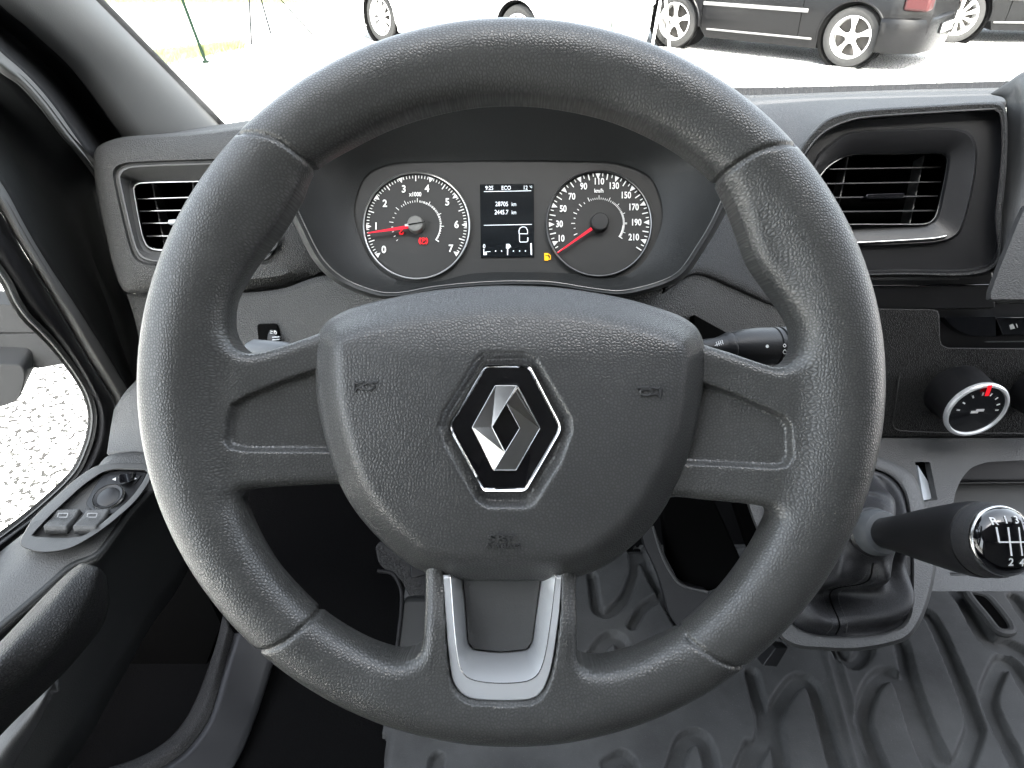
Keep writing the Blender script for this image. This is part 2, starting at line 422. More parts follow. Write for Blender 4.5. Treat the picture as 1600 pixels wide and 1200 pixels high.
# ================================================================== STEERING WHEEL
DW = .36
WC = cam(799, 597, DW)
wheel = thing('steering_wheel', 'large grey grained steering wheel with four spokes and a diamond badge at its hub', 'steering wheel', WC, rot=(R(90)-PITCH, 0, 0))
def WL(px, py, wv=0):        # pixel -> wheel-local coordinates at height wv above the rim plane
    k = (DW-wv)/FPX
    return ((px-800)*k+1/FPX*DW, (600-py)*k-3/FPX*DW)
def wl(pts, wv=0, n=6, curve=True):
    q = crom(pts, n, True) if curve else pts
    return [WL(p[0], p[1], wv) for p in q]
OPEN = [
 # wide opening above the spokes
 [(478,250),(455,302),(430,345),(396,390),(366,430),(348,465),(345,495),(350,522),(365,545),(386,556),(420,550),(472,531),(560,500),(800,480),(1040,505),(1100,538),(1145,554),(1190,571),(1215,578),(1236,571),(1250,554),(1256,530),(1252,505),(1236,478),(1212,445),(1184,403),(1162,343),(1145,301),(1124,265),(1060,215),(970,172),(880,150),(799,143),(715,150),(620,175),(540,212)],
 [(560,760),(455,757),(402,759),(378,764),(366,778),(366,797),(385,845),(420,902),(480,964),(515,990),(567,1018),(613,1032),(641,1030),(659,1018),(666,1000),(668,955),(666,895),(660,850),(620,800)],
 [(903,895),(897,976),(896,1015),(903,1034),(918,1042),(952,1042),(998,1030),(1040,1012),(1078,993),(1127,948),(1162,906),(1194,857),(1211,822),(1216,806),(1208,793),(1192,787),(1162,783),(1110,780),(1040,780),(960,830)],
]
h = .0010
ex = .207; nu = int(2*ex/h)
uu = (np.arange(nu)*h-ex).astype(np.float32); ww = (np.arange(-.034, .026, h)).astype(np.float32)
U, Vv = np.meshgrid(uu, uu, indexing='ij')
rho = np.sqrt(U*U+(Vv*1.0264)**2); th = np.degrees(np.arctan2(Vv, U)) % 360
def bump(a, c, wd): 
    d = np.abs((a-c+180) % 360-180); return np.exp(-(d/wd)**2)
rt = .0166 + .0030*(bump(th, 165, 30)+bump(th, 15, 30)) + .0012*(bump(th,205,25)+bump(th,335,25)) - .0012*bump(th, 270, 40)
Rc = .1952-rt*1.13
ope = np.full(U.shape, 1e9, np.float32)
for P in OPEN: ope = np.minimum(ope, sd_poly(U, Vv, wl(P, 0)))
d2 = np.maximum(-ope-.0014, rho-.183)
RECL = [(560,548),(495,573),(440,593),(392,614),(366,630),(359,655),(356,688),(366,701),(390,706),(505,709),(560,709)]
RECR = [(1050,578),(1117,601),(1150,613),(1190,632),(1222,648),(1232,664),(1233,712),(1223,729),(1205,732),(1089,729),(1040,727)]
rec = np.minimum(sd_poly(U, Vv, wl(RECL, 0, curve=False)), sd_poly(U, Vv, wl(RECR, 0, curve=False)))
TRIM = [(694,850),(693,902),(698,990),(706,1060),(718,1081),(738,1092),(784,1095),(831,1092),(850,1076),(863,1039),(875,955),(876,904),(875,850)]
trm = sd_poly(U, Vv, wl(TRIM, .0108))
hf = .0085 - .013*sst(.165-rho, 0, .075)
low = (Vv < -.06) & (np.abs(U) < .08)
hf = hf + sst(-Vv, .100, .130)*sst(.09-np.abs(U), 0, .03)*.004
hf = hf - .0042*sst(-rec, 0, .0028)*sst(rho,.08,.095)
hf = hf - 0.0235*sst(-trm, -.0012, .0002)
dz = [5.0]  # seam grooves, at the four joints of the rim skin
seam = np.zeros(U.shape, np.float32)
for (x0,y0,x1,y1,bow) in ((372,208,480,250,-10),(1243,226,1122,276,10),(396,1022,490,966,6),(1183,1050,1076,1000,-6)):
    mx, my = (x0+x1)/2, (y0+y1)/2; nx, ny = -(y1-y0), (x1-x0); L = math.hypot(nx, ny)
    pl = [WL(p[0], p[1], .010) for p in crom([(x0,y0),(mx+nx/L*bow,my+ny/L*bow),(x1,y1)], 8)]
    dd = np.full(U.shape, 1e9, np.float32)
    for a, b in zip(pl[:-1], pl[1:]):
        e = (b[0]-a[0], b[1]-a[1]); t = np.clip(((U-a[0])*e[0]+(Vv-a[1])*e[1])/(e[0]**2+e[1]**2), -2, 3) if False else np.clip(((U-a[0])*e[0]+(Vv-a[1])*e[1])/(e[0]**2+e[1]**2), 0, 1)
        dd = np.minimum(dd, np.hypot(U-a[0]-e[0]*t, Vv-a[1]-e[1]*t))
    seam = np.maximum(seam, np.exp(-(dd/.0012)**2))
W3 = ww[None, None, :]
tor = np.sqrt((rho-Rc)[:, :, None]**2 + (W3*1.08)**2)-rt[:, :, None]
r_ = .0065
zz = np.maximum(W3-hf[:, :, None], -.021-W3)
q1 = np.maximum(d2[:, :, None]+r_, 0); q2 = np.maximum(zz+r_, 0)
sp = np.sqrt(q1*q1+q2*q2)+np.minimum(np.maximum(d2[:, :, None], zz)+r_, 0)-r_
Fv = smin(tor, sp, .011)
Fv = Fv + (.0019*seam)[:, :, None]
V, Q = nets(Fv.astype(np.float32), (-ex, -ex, ww[0]), h)
rv = np.sqrt(V[:,0]**2+(V[:,1]*1.0264)**2); tv = np.degrees(np.arctan2(V[:,1], V[:,0])) % 360
rtv = .0166+.0030*(bump(tv,165,30)+bump(tv,15,30))+.0012*(bump(tv,205,25)+bump(tv,335,25))-.0012*bump(tv,270,40); rcv = .1952-rtv*1.13
tdv = np.abs(np.sqrt((rv-rcv)**2+(V[:,2]*1.08)**2)-rtv); wt = 1-sst(tdv, .002, .006)
rg = (rcv+rtv*np.arctan2(rv-rcv, V[:,2]))*wt+rv*(1-wt)
gm = np.stack([V[:,0]*rg/rv, V[:,1]*rg/rv, V[:,2]*0], 1)
mesh_np('rim', V, Q, M['rim'], wheel, gmap=gm)
del tor, sp, Fv, zz, q1, q2
# airbag cover
HUB = [(494,560),(494,540),(498,520),(514,500),(552,482),(640,461),(720,451),(790,448),(880,452),(980,469),(1060,494),(1088,512),(1098,534),(1100,560),(1096,600),(1081,680),(1056,752),(1016,822),(960,874),(920,896),(880,907),(795,909),(718,907),(672,897),(636,879),(580,826),(540,768),(516,700),(500,630)]
HEX = [(754,552),(820,551),(838,561),(892,652),(893,674),(876,721),(835,786),(824,793),(761,793),(743,782),(694,694),(686,665),(694,642),(745,561)]
h = .0009; x0, x1, y0, y1 = -.112, .112, -.113, .062
ux = (np.arange(x0, x1, h)).astype(np.float32); uy = (np.arange(y0, y1, h)).astype(np.float32); ww = np.arange(-.032, .020, h).astype(np.float32)
U, Vv = np.meshgrid(ux, uy, indexing='ij')
dh = sd_poly(U, Vv, wl(HUB, 0)); dx = sd_poly(U, Vv, wl(HEX, .008, curve=False))
cx, cy = WL(795, 670)
dome = .0125 - .0025*((U-cx)/.1)**2 - .0065*((Vv-cy)/.08)**2
dh = dh-.0030
tt = np.clip(-dh/.021, 0, 1); 
side = .012*(1-sst(tt*.021, 0, .021))**1.3
topb = sst(Vv, .012, .060)*.007
hf = dome-side-topb
hf = hf-.0052*sst(-dx, -.0010, .0042)
W3 = ww[None, None, :]; zz = np.maximum(W3-hf[:, :, None], -.030-W3); r_ = .004
q1 = np.maximum(dh[:, :, None]+r_, 0); q2 = np.maximum(zz*.8+r_, 0)
Fv = np.sqrt(q1*q1+q2*q2)+np.minimum(np.maximum(dh[:, :, None], zz*.8)+r_, 0)-r_
V, Q = nets(Fv.astype(np.float32), (x0, y0, ww[0]), h)
rv = np.hypot(V[:,0]-cx, V[:,1]-cy); ed = np.maximum(0, float(dome.max())-.006-V[:,2]); kk_ = 1+ed/np.maximum(rv, .01)*1.0
cover = mesh_np('airbag_cover', V, Q, M['hub'], wheel, gmap=np.stack([cx+(V[:,0]-cx)*kk_, cy+(V[:,1]-cy)*kk_, V[:,2]*0], 1))
HZ = float(dome.max())
def Sw(wv): return lambda px, py, l=0: cam(px, py, DW-wv-l)
# badge: black hexagonal plate, chrome ring, folded diamond
RING = [(759,568),(826,569),(833,575),(876,655),(879,669),(876,684),(826,764),(819,769),(757,769),(750,764),(703,684),(700,667),(704,652),(752,575)]
bc = (790, 668)
def scl(P, k, c=bc): return [(c[0]+(x-c[0])*k, c[1]+(y-c[1])*k) for x, y in P]
RINGr = rpoly([(757,568),(828,569),(880,669),(822,769),(754,769),(699,667)], [6,6,12,6,6,12])
b0 = DW-.0088
badge = rings('badge_plate', [(RINGr, b0+.004), (RINGr, b0), (scl(RINGr,.965), b0-.0006), (scl(RINGr,.93), b0-.0002)], bc, M['gloss'], wheel, n=144, cap=True, smoothpts=False, smooth=25)
rings('chrome_ring', [(scl(RINGr,1.005), b0+.003), (scl(RINGr,1.005), b0-.0004), (scl(RINGr,.985), b0-.0018), (scl(RINGr,.955), b0-.0013),(scl(RINGr,.935), b0-.0003)], bc, M['chrome'], badge, n=144, smoothpts=False, smooth=50)
def dia(z, x, y): return cam(680+x*.225, 530+y*.225, b0-z)
Vd = [dia(.0008,258,612), dia(.0008,418,323), dia(.0040,566,323), dia(.0008,580,328), dia(.0008,728,620), dia(.0008,562,910), dia(.0040,412,910), dia(.0008,400,905),
      dia(.0052,493,445), dia(.0030,587,620), dia(.0052,485,787), dia(.0030,395,612)]
Fd = [(0,1,2,8,11), (2,3,4,9,8), (4,5,6,10,9), (6,7,0,11,10)]
Vb = [cam(680+x*.225, 530+y*.225, b0+.0002) for x, y in ((258,612),(418,323),(566,323),(580,328),(728,620),(562,910),(412,910),(400,905),(493,445),(587,620),(485,787),(395,612))]
Fd += [(i, (i+1) % 8, 12+(i+1) % 8, 12+i) for i in range(8)] + [(8+i, 8+(i+1) % 4, 20+(i+1) % 4, 20+i) for i in range(4)]
mk('diamond_emblem', Vd+Vb, Fd, M['chrome'], badge, smooth=None, bevel=.00022, seg=2)
# ridge highlights along the diamond's edges
V = []; F = []
for a, b in ((0,1),(1,2),(2,4),(4,5),(5,6),(6,0),(8,9),(9,10),(10,11),(11,8),(2,8),(6,10)):
    tube_geo([Vd[a]-FW*.0001, Vd[b]-FW*.0001], .00022, 6, False, V, F)
mk('emblem_edge', V, F, M['edge'], badge)
# moulded horn symbols and lettering
def horn(cx, cy, s, name):
    S = Sw(.0085)
    pts = []
    ring = [(cx+9*math.cos(a)*1.0, cy-5.2*math.sin(a)) for a in [2*math.pi*k/20 for k in range(20)]]
    V = []; F = []
    z = float(HZ)
    def P(x, y):
        u, v = WL(x, y, .008); i = int((u-ux[0])/.0009); j = int((v-uy[0])/.0009)
        return cam(x, y, DW-float(hf_[i, j])-.0002)
    tube_geo([P(x, y) for x, y in ring], .00065, 6, True, V, F)
    tube_geo([P(cx-s*4, cy-7), P(cx+s*14, cy-6.5)], .00065, 6, False, V, F)
    tube_geo([P(cx-s*8, cy-7), P(cx-s*18, cy-5), P(cx-s*22, cy-7)], .00065, 6, False, V, F)
    tube_geo([P(cx-s*6, cy+4), P(cx-s*17, cy+2), P(cx-s*22, cy+8)], .00065, 6, False, V, F)
    tube_geo([P(cx-s*22, cy-9), P(cx-s*22, cy+9)], .00065, 6, False, V, F)
    return mk(name, V, F, M['icong'], cover)
hf_ = hf
horn(576, 604, 1, 'horn_symbol'); horn(1010, 613, -1, 'horn_symbol')
def Scover(x, y, l=0):
    u, v = WL(x, y, .006); i = int((u-ux[0])/.0009); j = int((v-uy[0])/.0009); return cam(x, y, DW-float(hf_[i, j])-l)
text('airbag_lettering', [('SRP', 784, 841, 10, 1.9), ('AIRBAG', 785, 853.5, 6.5, 1.75)], Scover, M['icong'], cover, lift=.0001, th=.0011)
# satin trim of the lower spoke
ti = [(704,898),(711,990),(718,1038),(728,1056),(748,1064),(784,1067),(822,1064),(840,1053),(851,1025),(862,955),(868,898)]
to = [(692,898),(698,990),(706,1058),(718,1081),(738,1092),(784,1095),(831,1092),(849,1077),(862,1039),(874,955),(878,898)]
tn = [(724,898),(728,950),(732,1003),(741,1014),(784,1018),(822,1014),(831,1003),(838,950),(845,898)]
def arcres(P, n=60):
    q = np.array(crom(P, 8)); s = np.r_[0, np.cumsum(np.linalg.norm(np.diff(q, axis=0), axis=1))]; t = np.linspace(0, s[-1], n)
    return [(np.interp(v, s, q[:, 0]), np.interp(v, s, q[:, 1])) for v in t]
def open_loft(name, rows, mat_, parent, n=60, solid=.0, smooth=30):
    V = []; F = []
    for P, D in rows: 
        S = S_of(D); V += [S(x, y) for x, y in arcres(P, n)]
    for r in range(len(rows)-1):
        for k in range(n-1): F.append((r*n+k, r*n+k+1, (r+1)*n+k+1, (r+1)*n+k))
    return mk(name, V, F, mat_, parent, smooth=smooth, solid=solid, face_cam=True)
def tD(o_): return lambda x, y: DW-float(np.interp(y, [898, 950, 1000, 1092], [-.0035, .0015, .0060, .0098]))+o_
trim = open_loft('spoke_trim', [(to, tD(.006)), (to, tD(0)), (scl(to,.988,(785,960)), tD(-.0007)), (scl(ti,1.008,(785,960)), tD(-.0007)), (ti, tD(0)), (tn, DW+.0095)], M['satin'], wheel, solid=.0006)
open_loft('trim_edge', [(scl(ti,1.012,(785,960)), tD(-.0009)), (scl(ti,1.0,(785,960)), tD(-.0009)), (scl(ti,.995,(785,960)), tD(.0005))], M['chrome'], trim, solid=.0003)
slab('trim_insert', tn, lambda x, y: DW+.008, .006, M['fine'], trim, bevel=0, curve=False)
# column behind the wheel
colm = thing('steering_column', 'black steering column shroud behind the airbag hub', 'steering column', cam(799, 640, .42))
ctr = cam(795, 655, .40)
lathe('shroud', [(0, .055), (.005, .062), (.05, .068), (.17, .075), (.20, .075)], ctr, FW, M['black'], colm, n=40)
# ------------------------------------------------------------------ stalks
def stalk_prof(o, ax, segs, root, items):
    for nm, prof, mt in items: lathe(nm, prof, o, ax, M[mt], root, n=40)
ws = thing('wiper_stalk', 'black wiper stalk with printed droplet symbols right of the hub', 'stalk', cam(1100, 545, .455))
a = cam(1080, 547, .455); b = cam(1275, 537, .475); ax = (b-a).normalized(); Lw = (b-a).length
k = Lw/195
lathe('arm', [(0,.006),(38*k,.0075),(50*k,.0095)], a, ax, M['black'], ws, n=32)
lathe('barrel', [(48*k,.0092),(54*k,.0104),(58*k,.0106),(60*k,.0100),(64*k,.0106),(80*k,.0122),(100*k,.0128),(124*k,.0126)], a, ax, M['black'], ws, n=40)
lathe('ring', [(124*k,.0118),(126*k,.0118),(127*k,.0128),(132*k,.0128),(133*k,.0116),(136*k,.0116),(137*k,.0127)], a, ax, M['black'], ws, n=40)
tipo = lathe('tip', [(137*k,.0127),(170*k,.0124),(190*k,.0112),(195*k,.009)], a, ax, M['black'], ws, n=40)
def Scyl(x, y, l=0, o=a, ax=ax, r=.0130):
    d = (cam(x, y, 1)-CAM).normalized(); # nearest hit on the barrel
    wv = CAM-o; A = d-ax*d.dot(ax); Bv = wv-ax*wv.dot(ax); aa = A.dot(A); bb = 2*A.dot(Bv); cc = Bv.dot(Bv)-(r+l)**2
    q = bb*bb-4*aa*cc
    return CAM+d*((-bb-math.sqrt(max(q, 0)))/(2*aa))
def drop(cx, cy, s):
    return [(cx, cy-s*1.25)]+[(cx+s*math.cos(R(t)), cy-s*math.sin(R(t))) for t in (20,-20,-60,-100,-140,-180,-200)]
def outl(P, wd):
    out = []
    for i in range(len(P)): out.append(line(P[i-1][0], P[i-1][1], P[i][0], P[i][1], wd))
    return out
decals('stalk_dot', [[(1199+2.6*math.cos(t*.6), 541+2.6*math.sin(t*.6)) for t in range(10)]], Scyl, M['icon'], tipo, lift=.0001, th=.0002)
dec = []
for cx, cy, s in ((1226,540,2.2),(1226.5,550,3),(1227.5,561,3.4),(1229,571,3.4)): decals('droplet_symbol', outl(drop(cx, cy, s), 1), Scyl, M['icon'], tipo, lift=.0001, th=.0002)
dec += outl([(1237,535),(1243,532),(1250,533),(1247,543),(1240,544)], 1)+[line(1241,533,1248,545,1), line(1116,536,1126,531,1), line(1117,540,1127,535,1)]
for t in range(4): dec.append(line(1119+t*3, 534-t, 1121+t*3, 541-t, 1))
decals('rear_wiper_symbol', dec[7:], Scyl, M['icon'], tipo, lift=.0001, th=.0002)
decals('wiper_symbol', dec[:6], Scyl, M['icon'], tipo, lift=.0001, th=.0002)
ls = thing('light_stalk', 'black light stalk with pale tip left of the hub', 'stalk', cam(500, 556, .455))
a2 = cam(520, 560, .455); b2 = cam(388, 549, .47); ax2 = (b2-a2).normalized(); L2 = (b2-a2).length
lathe('arm', [(0,.006),(L2*.5,.008)], a2, ax2, M['black'], ls, n=24)
lathe('barrel', [(L2*.5,.008),(L2*.6,.0085),(L2*.93,.0085),(L2,.0060)], a2, ax2, M['collar'], ls, n=32)

# ================================================================== INSTRUMENT CLUSTER
DC = .58
cl = thing('instrument_cluster', 'instrument cluster with two round dials and a small screen behind the steering wheel', 'instrument cluster', cam(797, 350, DC))
CLF = [(553,337),(560,295),(580,267),(621,254),(700,251),(800,250),(900,251),(962,254),(1011,272),(1031,305),(1035,344),(1022,383),(1003,413),(977,431),(940,434),(897,428),(800,425),(735,428),(690,438),(640,442),(598,426),(571,392)]
cf = [tuple(p) for p in crom(CLF, 6, True)]
slab('face_plate', cf, DC, .01, M['face'], cl, bevel=0)
Sc = S_of(DC)
def dial(name, cx, cy, r, ringmat, k=None):
    d = lathe(name, [(-.0002, 0), (-.0002, r*.955*DC/FPX)][::-1]+[], cam(cx, cy, DC), -FW, M['face'], cl, n=72) if False else None
    V = []; F = []
    n = 96
    for rr, lf in ((1.0, 0), (1.0, .0040), (.985, .0046), (.965, .0040), (.955, .0008), (0.0, .0006)):
        for k_ in range(n):
            a = 2*math.pi*k_/n; V.append(cam(cx+rr*r*math.cos(a), cy+rr*r*math.sin(a), DC-lf))
    Fb = [(i*n+j, i*n+(j+1) % n, (i+1)*n+(j+1) % n, (i+1)*n+j) for i in range(3) for j in range(n)]
    Fa = [(i*n+j, i*n+(j+1) % n, (i+1)*n+(j+1) % n, (i+1)*n+j) for i in (4,) for j in range(n)]
    dd = mk(name, V, Fa, M['face'], cl)
    mk('dial_ring', V[:4*n], Fb, ringmat, dd, smooth=60)
    return dd
ringm = mat('dial_ring_metal', (.55, .55, .54), .32, .9)
ringd = mat('dial_ring_dark', (.20, .20, .20), .35, .9)
Sd = lambda x, y, l=0: cam(x, y, DC-.0012-l)
# tachometer
tx, ty, tr = 650.8, 352.5, 84.5
ta = dial('tachometer', tx, ty, tr, ringm)
def pt(cx, cy, r, a): return (cx+r*math.cos(R(a)), cy-r*math.sin(R(a)))
T = []
for i in range(71):
    a = 217-3.6*i; j = i % 10
    if j == 0:
        p = pt(tx, ty, 70.5, a); q1 = pt(tx, ty, 78.5, a+2.8); q2 = pt(tx, ty, 78.5, a-2.8); T.append([p, q1, q2])
    else:
        r0 = 69.5 if j == 5 else 74
        T.append(line(*pt(tx, ty, r0, a), *pt(tx, ty, 78.5, a), 1.15 if j != 5 else 1.5))
for i in range(46):
    a = 217-252*i/45 if i < 24 else 217-252*i/45
    mj = i in (3, 8, 14, 18, 23, 28, 34, 39, 45) 
    if i < 16 and i % 2: continue
    T.append(line(*pt(tx, ty, 36.5, a), *pt(tx, ty, 43 if mj else 39.5, a), .9))
for i in range(24): 
    a = 80-i*3.2; T.append(line(*pt(tx, ty, 36.5, a), *pt(tx, ty, 39.5, a), .8))
T.append(arcpoly(tx, ty, 36.5, 38.3, 2, -36)); T.append(line(*pt(tx, ty, 36.5, -36), *pt(tx, ty, 43, -36), 1.2))
decals('dial_marks', T, Sd, M['print'], ta)
z6 = lambda x, y: (540+x/6, 250+y/6)
NT = [('0',358,838),('1',285,618),('2',368,405),('3',545,270),('4',763,265),('5',953,392),('6',1040,603),('7',988,828)]
text('dial_numerals', [(s, *z6(x, y), 11, .92) for s, x, y in NT]+[('x1000', *z6(652, 320), 6.5, .82)], Sd, M['print'], ta, bold=.02)
def needle(cx, cy, tip, r0, par, w0, w1, capr, capm):
    a = math.atan2(tip[1]-cy, tip[0]-cx); s = (cx+r0*math.cos(a), cy+r0*math.sin(a))
    decals('needle', [line(s[0], s[1], tip[0], tip[1], w0, w1)], lambda x, y, l=0: cam(x, y, DC-.0055-l), M['red'], par, lift=0, th=.0012)
    o = cam(cx, cy, DC)
    lathe('needle_hub', [(0, capr*1.08), (.0055, capr*1.05), (.0075, capr), (.0082, capr*.9), (.0083, 0)], o, -FW, capm, par, n=40)
greyc = mat('hub_cap_grey', (.16, .16, .15), .45); darkc = mat('hub_cap_dark', (.018, .018, .018), .5)
needle(tx, ty, (574.5, 364), 13, ta, 5.6, 1.6, 12.2*DC/FPX, greyc)
decals('hub_groove', [line(634, 351.5, 664, 346.5, 1.6)], lambda x, y, l=0: cam(x, y, DC-.0084-l), M['matte'], ta, lift=0, th=.0003)
decals('needle_tail', [line(632.5, 352, 638, 351.3, 3.4)], lambda x, y, l=0: cam(x, y, DC-.0084-l), M['icon'], ta, lift=0, th=.0003)
# warning lamps
lampS = lambda x, y, l=0: cam(x, y, DC-.0014-l)
br = z6(728, 758)
P = [arcpoly(br[0], br[1], 4.2, 5.2, 0, 350), arcpoly(br[0], br[1], 6.3, 7.3, 130, 230), arcpoly(br[0], br[1], 6.3, 7.3, -50, 50)]
P += [line(br[0]-1.2, br[1]+2.6, br[0]-1.2, br[1]-2.6, 1.1), line(br[0]-1.2, br[1]-2.2, br[0]+1.6, br[1]-2.2, 1), line(br[0]+1.6, br[1]-2.4, br[0]+1.6, br[1]+.2, 1), line(br[0]-1.2, br[1], br[0]+1.6, br[1], 1)]
decals('brake_lamp', P, lampS, M['redlamp'], ta)
sb = z6(522, 668)
decals('seat_belt_lamp', [arcpoly(sb[0], sb[1]-2.5, 0, 1.6, 0, 350), line(sb[0]-3, sb[1]+1, sb[0]-2.4, sb[1]+4.5, 1.5), line(sb[0]-2.4, sb[1]+4.3, sb[0]+2.6, sb[1]+4.3, 1.6), line(sb[0]+3, sb[1]+1, sb[0]+2.4, sb[1]+4.5, 1.5), line(sb[0]+2, sb[1]-3, sb[0]-3, sb[1]+3.2, 1.1)], lampS, M['redlamp'], ta)
# speedometer
sx, sy, sr = 936, 349, 83.5
sp_ = dial('speedometer', sx, sy, sr, ringd)
T = []
for i in range(45):
    a = 215.0-i*5.625; j = (i-2) % 4
    if j == 0:
        T.append([pt(sx, sy, 69.5, a), pt(sx, sy, 78.5, a+2.9), pt(sx, sy, 78.5, a-2.9)])
    else: T.append(line(*pt(sx, sy, 69 if j == 2 else 73.5, a), *pt(sx, sy, 78.5, a), 1.7 if j == 2 else 1.4))
A = [205, 191.5, 180, 168, 157, 147, 136, 126, 113.5]
for i, a in enumerate(A): T.append(line(*pt(sx, sy, 37.5, a), *pt(sx, sy, 43.5 if i in (0,2,4,6,8) else 40.5, a), 1.2))
a = 113.5; i = 0
while a > -34:
    mj = min(abs(a-q) for q in (113.5, 90, 66, 43, 22, 0, -20)) < 1.6
    T.append(line(*pt(sx, sy, 37.3, a), *pt(sx, sy, 43.8 if mj else 40.3, a), .8)); a -= 4.7 if a > 60 else (3.2 if a > 30 else 2.1)
T.append(arcpoly(sx, sy, 36.8, 38.6, -5, -33)); T.append(line(*pt(sx, sy, 36.5, -33), *pt(sx, sy, 43.5, -33), 1.2))
decals('dial_marks', T, Sd, M['print'], sp_)
z7 = lambda x, y: (830+x/6, 250+y/6)
NS = [('10',285,733),('30',265,598),('50',300,455),('70',382,340),('90',492,245),('110',640,198),('130',780,240),('150',893,328),('170',965,440),('190',990,583),('210',962,722)]
text('dial_numerals', [(s, *z7(x, y), 10, .78) for s, x, y in NS]+[('km/h', *z7(635, 287), 6, .85)], Sd, M['print'], sp_, bold=.02)
needle(sx, sy, (871, 395), 14, sp_, 4.6, 1.6, 13.5*DC/FPX, darkc)
# screen
scr = slab('screen', [(750,288),(834,287),(834.5,401),(751.5,402)], DC-.0012, .001, M['screen'], cl, bevel=0)
Ss = lambda x, y, l=0: cam(x, y, DC-.0012-l)
for it_ in [('9:25',764.5,293.6,6.2,.85),('ECO',791,293.4,6.2,.85),('12',821.5,293,6.2,.85),('°C',829.5,291.8,3.2,.9),('28705',784,318.6,7,.82),('km',803,318.8,6,.72),('2445.7',783.5,331.4,7,.80),('km',803,331.6,6,.72),('0',756.5,384.6,6.2,.9),('1',829,384,6.6,.9)]: text('screen_text', [it_], Ss, M['lit'], scr, bold=0)
P = [line(756,299.4,830,298,.9), line(756,352,831,350.6,.9)]
zs = lambda x, y: (730+x/8, 270+y/8)
car = [zs(*q) for q in ((648,762),(648,720),(660,690),(690,676),(720,676),(742,692),(754,722),(754,762))]
P += [line(*car[i], *car[i+1], 1) for i in range(7)]+[line(*zs(648,762), *zs(754,762), 1), line(*zs(652,762), *zs(654,850), 1), line(*zs(654,850), *zs(664,866), 1), line(*zs(664,866), *zs(745,864), 1), line(*zs(745,864), *zs(760,850), 1), line(*zs(757,852), *zs(757,808), 1.6)]
P += [line(*zs(208,950), *zs(208,1028), 1.2), line(*zs(505,950), *zs(505,1028), 1.6), line(*zs(798,880), *zs(802,1025), 2.0), line(*zs(205,1012), *zs(245,1010), 4), line(*zs(225,988), *zs(290,984), .7)]
P += [[zs(487,890), zs(528,890), zs(528,945), zs(487,945)], line(*zs(532,900), *zs(545,930), 1)]
for x in (355, 430, 578, 655, 728): P.append([zs(x-6,970), zs(x+6,970), zs(x+6,984), zs(x-6,984)])
decals('divider_line', P[:1], Ss, M['lit'], scr); decals('divider_line', P[1:2], Ss, M['lit'], scr)
decals('car_symbol', P[2:15-1], Ss, M['lit'], scr); decals('fuel_gauge', P[14:], Ss, M['lit'], scr)
fx, fy = 855, 401
decals('fuel_lamp', [[(fx-4.5,fy-5.5),(fx+1.5,fy-5.5),(fx+1.5,fy-2.2),(fx-3,fy-2.2),(fx-3,fy-.8),(fx+1.5,fy-.8),(fx+1.8,fy+6),(fx-4.5,fy+6)], line(fx+2,fy-4.5,fx+5.3,fy-1,1.3), line(fx+5,fy-1.5,fx+5,fy+4,1.2), line(fx+5,fy+4,fx+2,fy+4.4,1.2), line(fx+1.8,fy+1,fx+3.4,fy+4,1)], lambda x, y, l=0: cam(x, y, DC-.0002-l), M['amber'], cl)
# ================================================================== BINNACLE (dash hood round the cluster)
dash = thing('dashboard', 'dark grey grained dashboard with hooded binnacle and lower knee panel', 'dashboard', cam(800, 400, .75))
LIP = [(452,297),(440,235),(462,165),(540,110),(660,84),(800,78),(940,84),(1060,112),(1128,165),(1150,225),(1136,292),(1112,345),(1085,390),(1060,424),(1027,441),(972,454),(930,451),(865,441),(815,439),(767,440),(710,444),(670,449),(624,457),(589,455),(540,436),(505,405),(478,355)]
INN = [(535,337),(542,285),(570,256),(615,243),(700,239),(800,238),(900,239),(968,243),(1022,260),(1048,300),(1052,345),(1038,390),(1015,420),(982,441),(940,444),(897,438),(800,435),(735,438),(690,447),(635,450),(590,436),(556,396)]
cc = (797, 330)
def DL(x, y): return .555-.000000*x-.055*max(0, min(1, (440-y)/340))
def grow(P, k, ky=None, c=cc): return [(c[0]+(x-c[0])*k, c[1]+(y-c[1])*(ky or k)) for x, y in P]
hood = rings('binnacle_hood', [(grow(LIP, 1.05, 1.03), .68), (grow(LIP, 1.045, 1.075), lambda x, y: DL(x, y)+.02), (grow(LIP, 1.035, 1.06), lambda x, y: DL(x, y)+.004), (grow(LIP, 1.02, 1.04), lambda x, y: DL(x, y)-.001), (grow(LIP, 1.005, 1.008), lambda x, y: DL(x, y)),
    (LIP, lambda x, y: DL(x, y)+.003), (INN, .574), (CLF, .578), (CLF, .59)], cc, M['hood'], dash, n=200, solid=.002, smooth=50)
ql = [p for p in crom(LIP, 6, True)]
lipq = [p for p in ql if p[1] > 285]
i0 = max(range(len(ql)), key=lambda i: 0 if ql[i][1] <= 285 else 0)
low = [p for p in crom([(1136,292),(1112,345),(1085,390),(1060,424),(1027,441),(972,454),(930,451),(865,441),(815,439),(767,440),(710,444),(670,449),(624,457),(589,455),(540,436),(505,405),(478,355),(452,297)], 6)]
tube('hood_edge_line', [cam(x, y, DL(x, y)-.0002) for x, y in grow(low, 1.0)], .00045, M['dim'], hood, n=6)

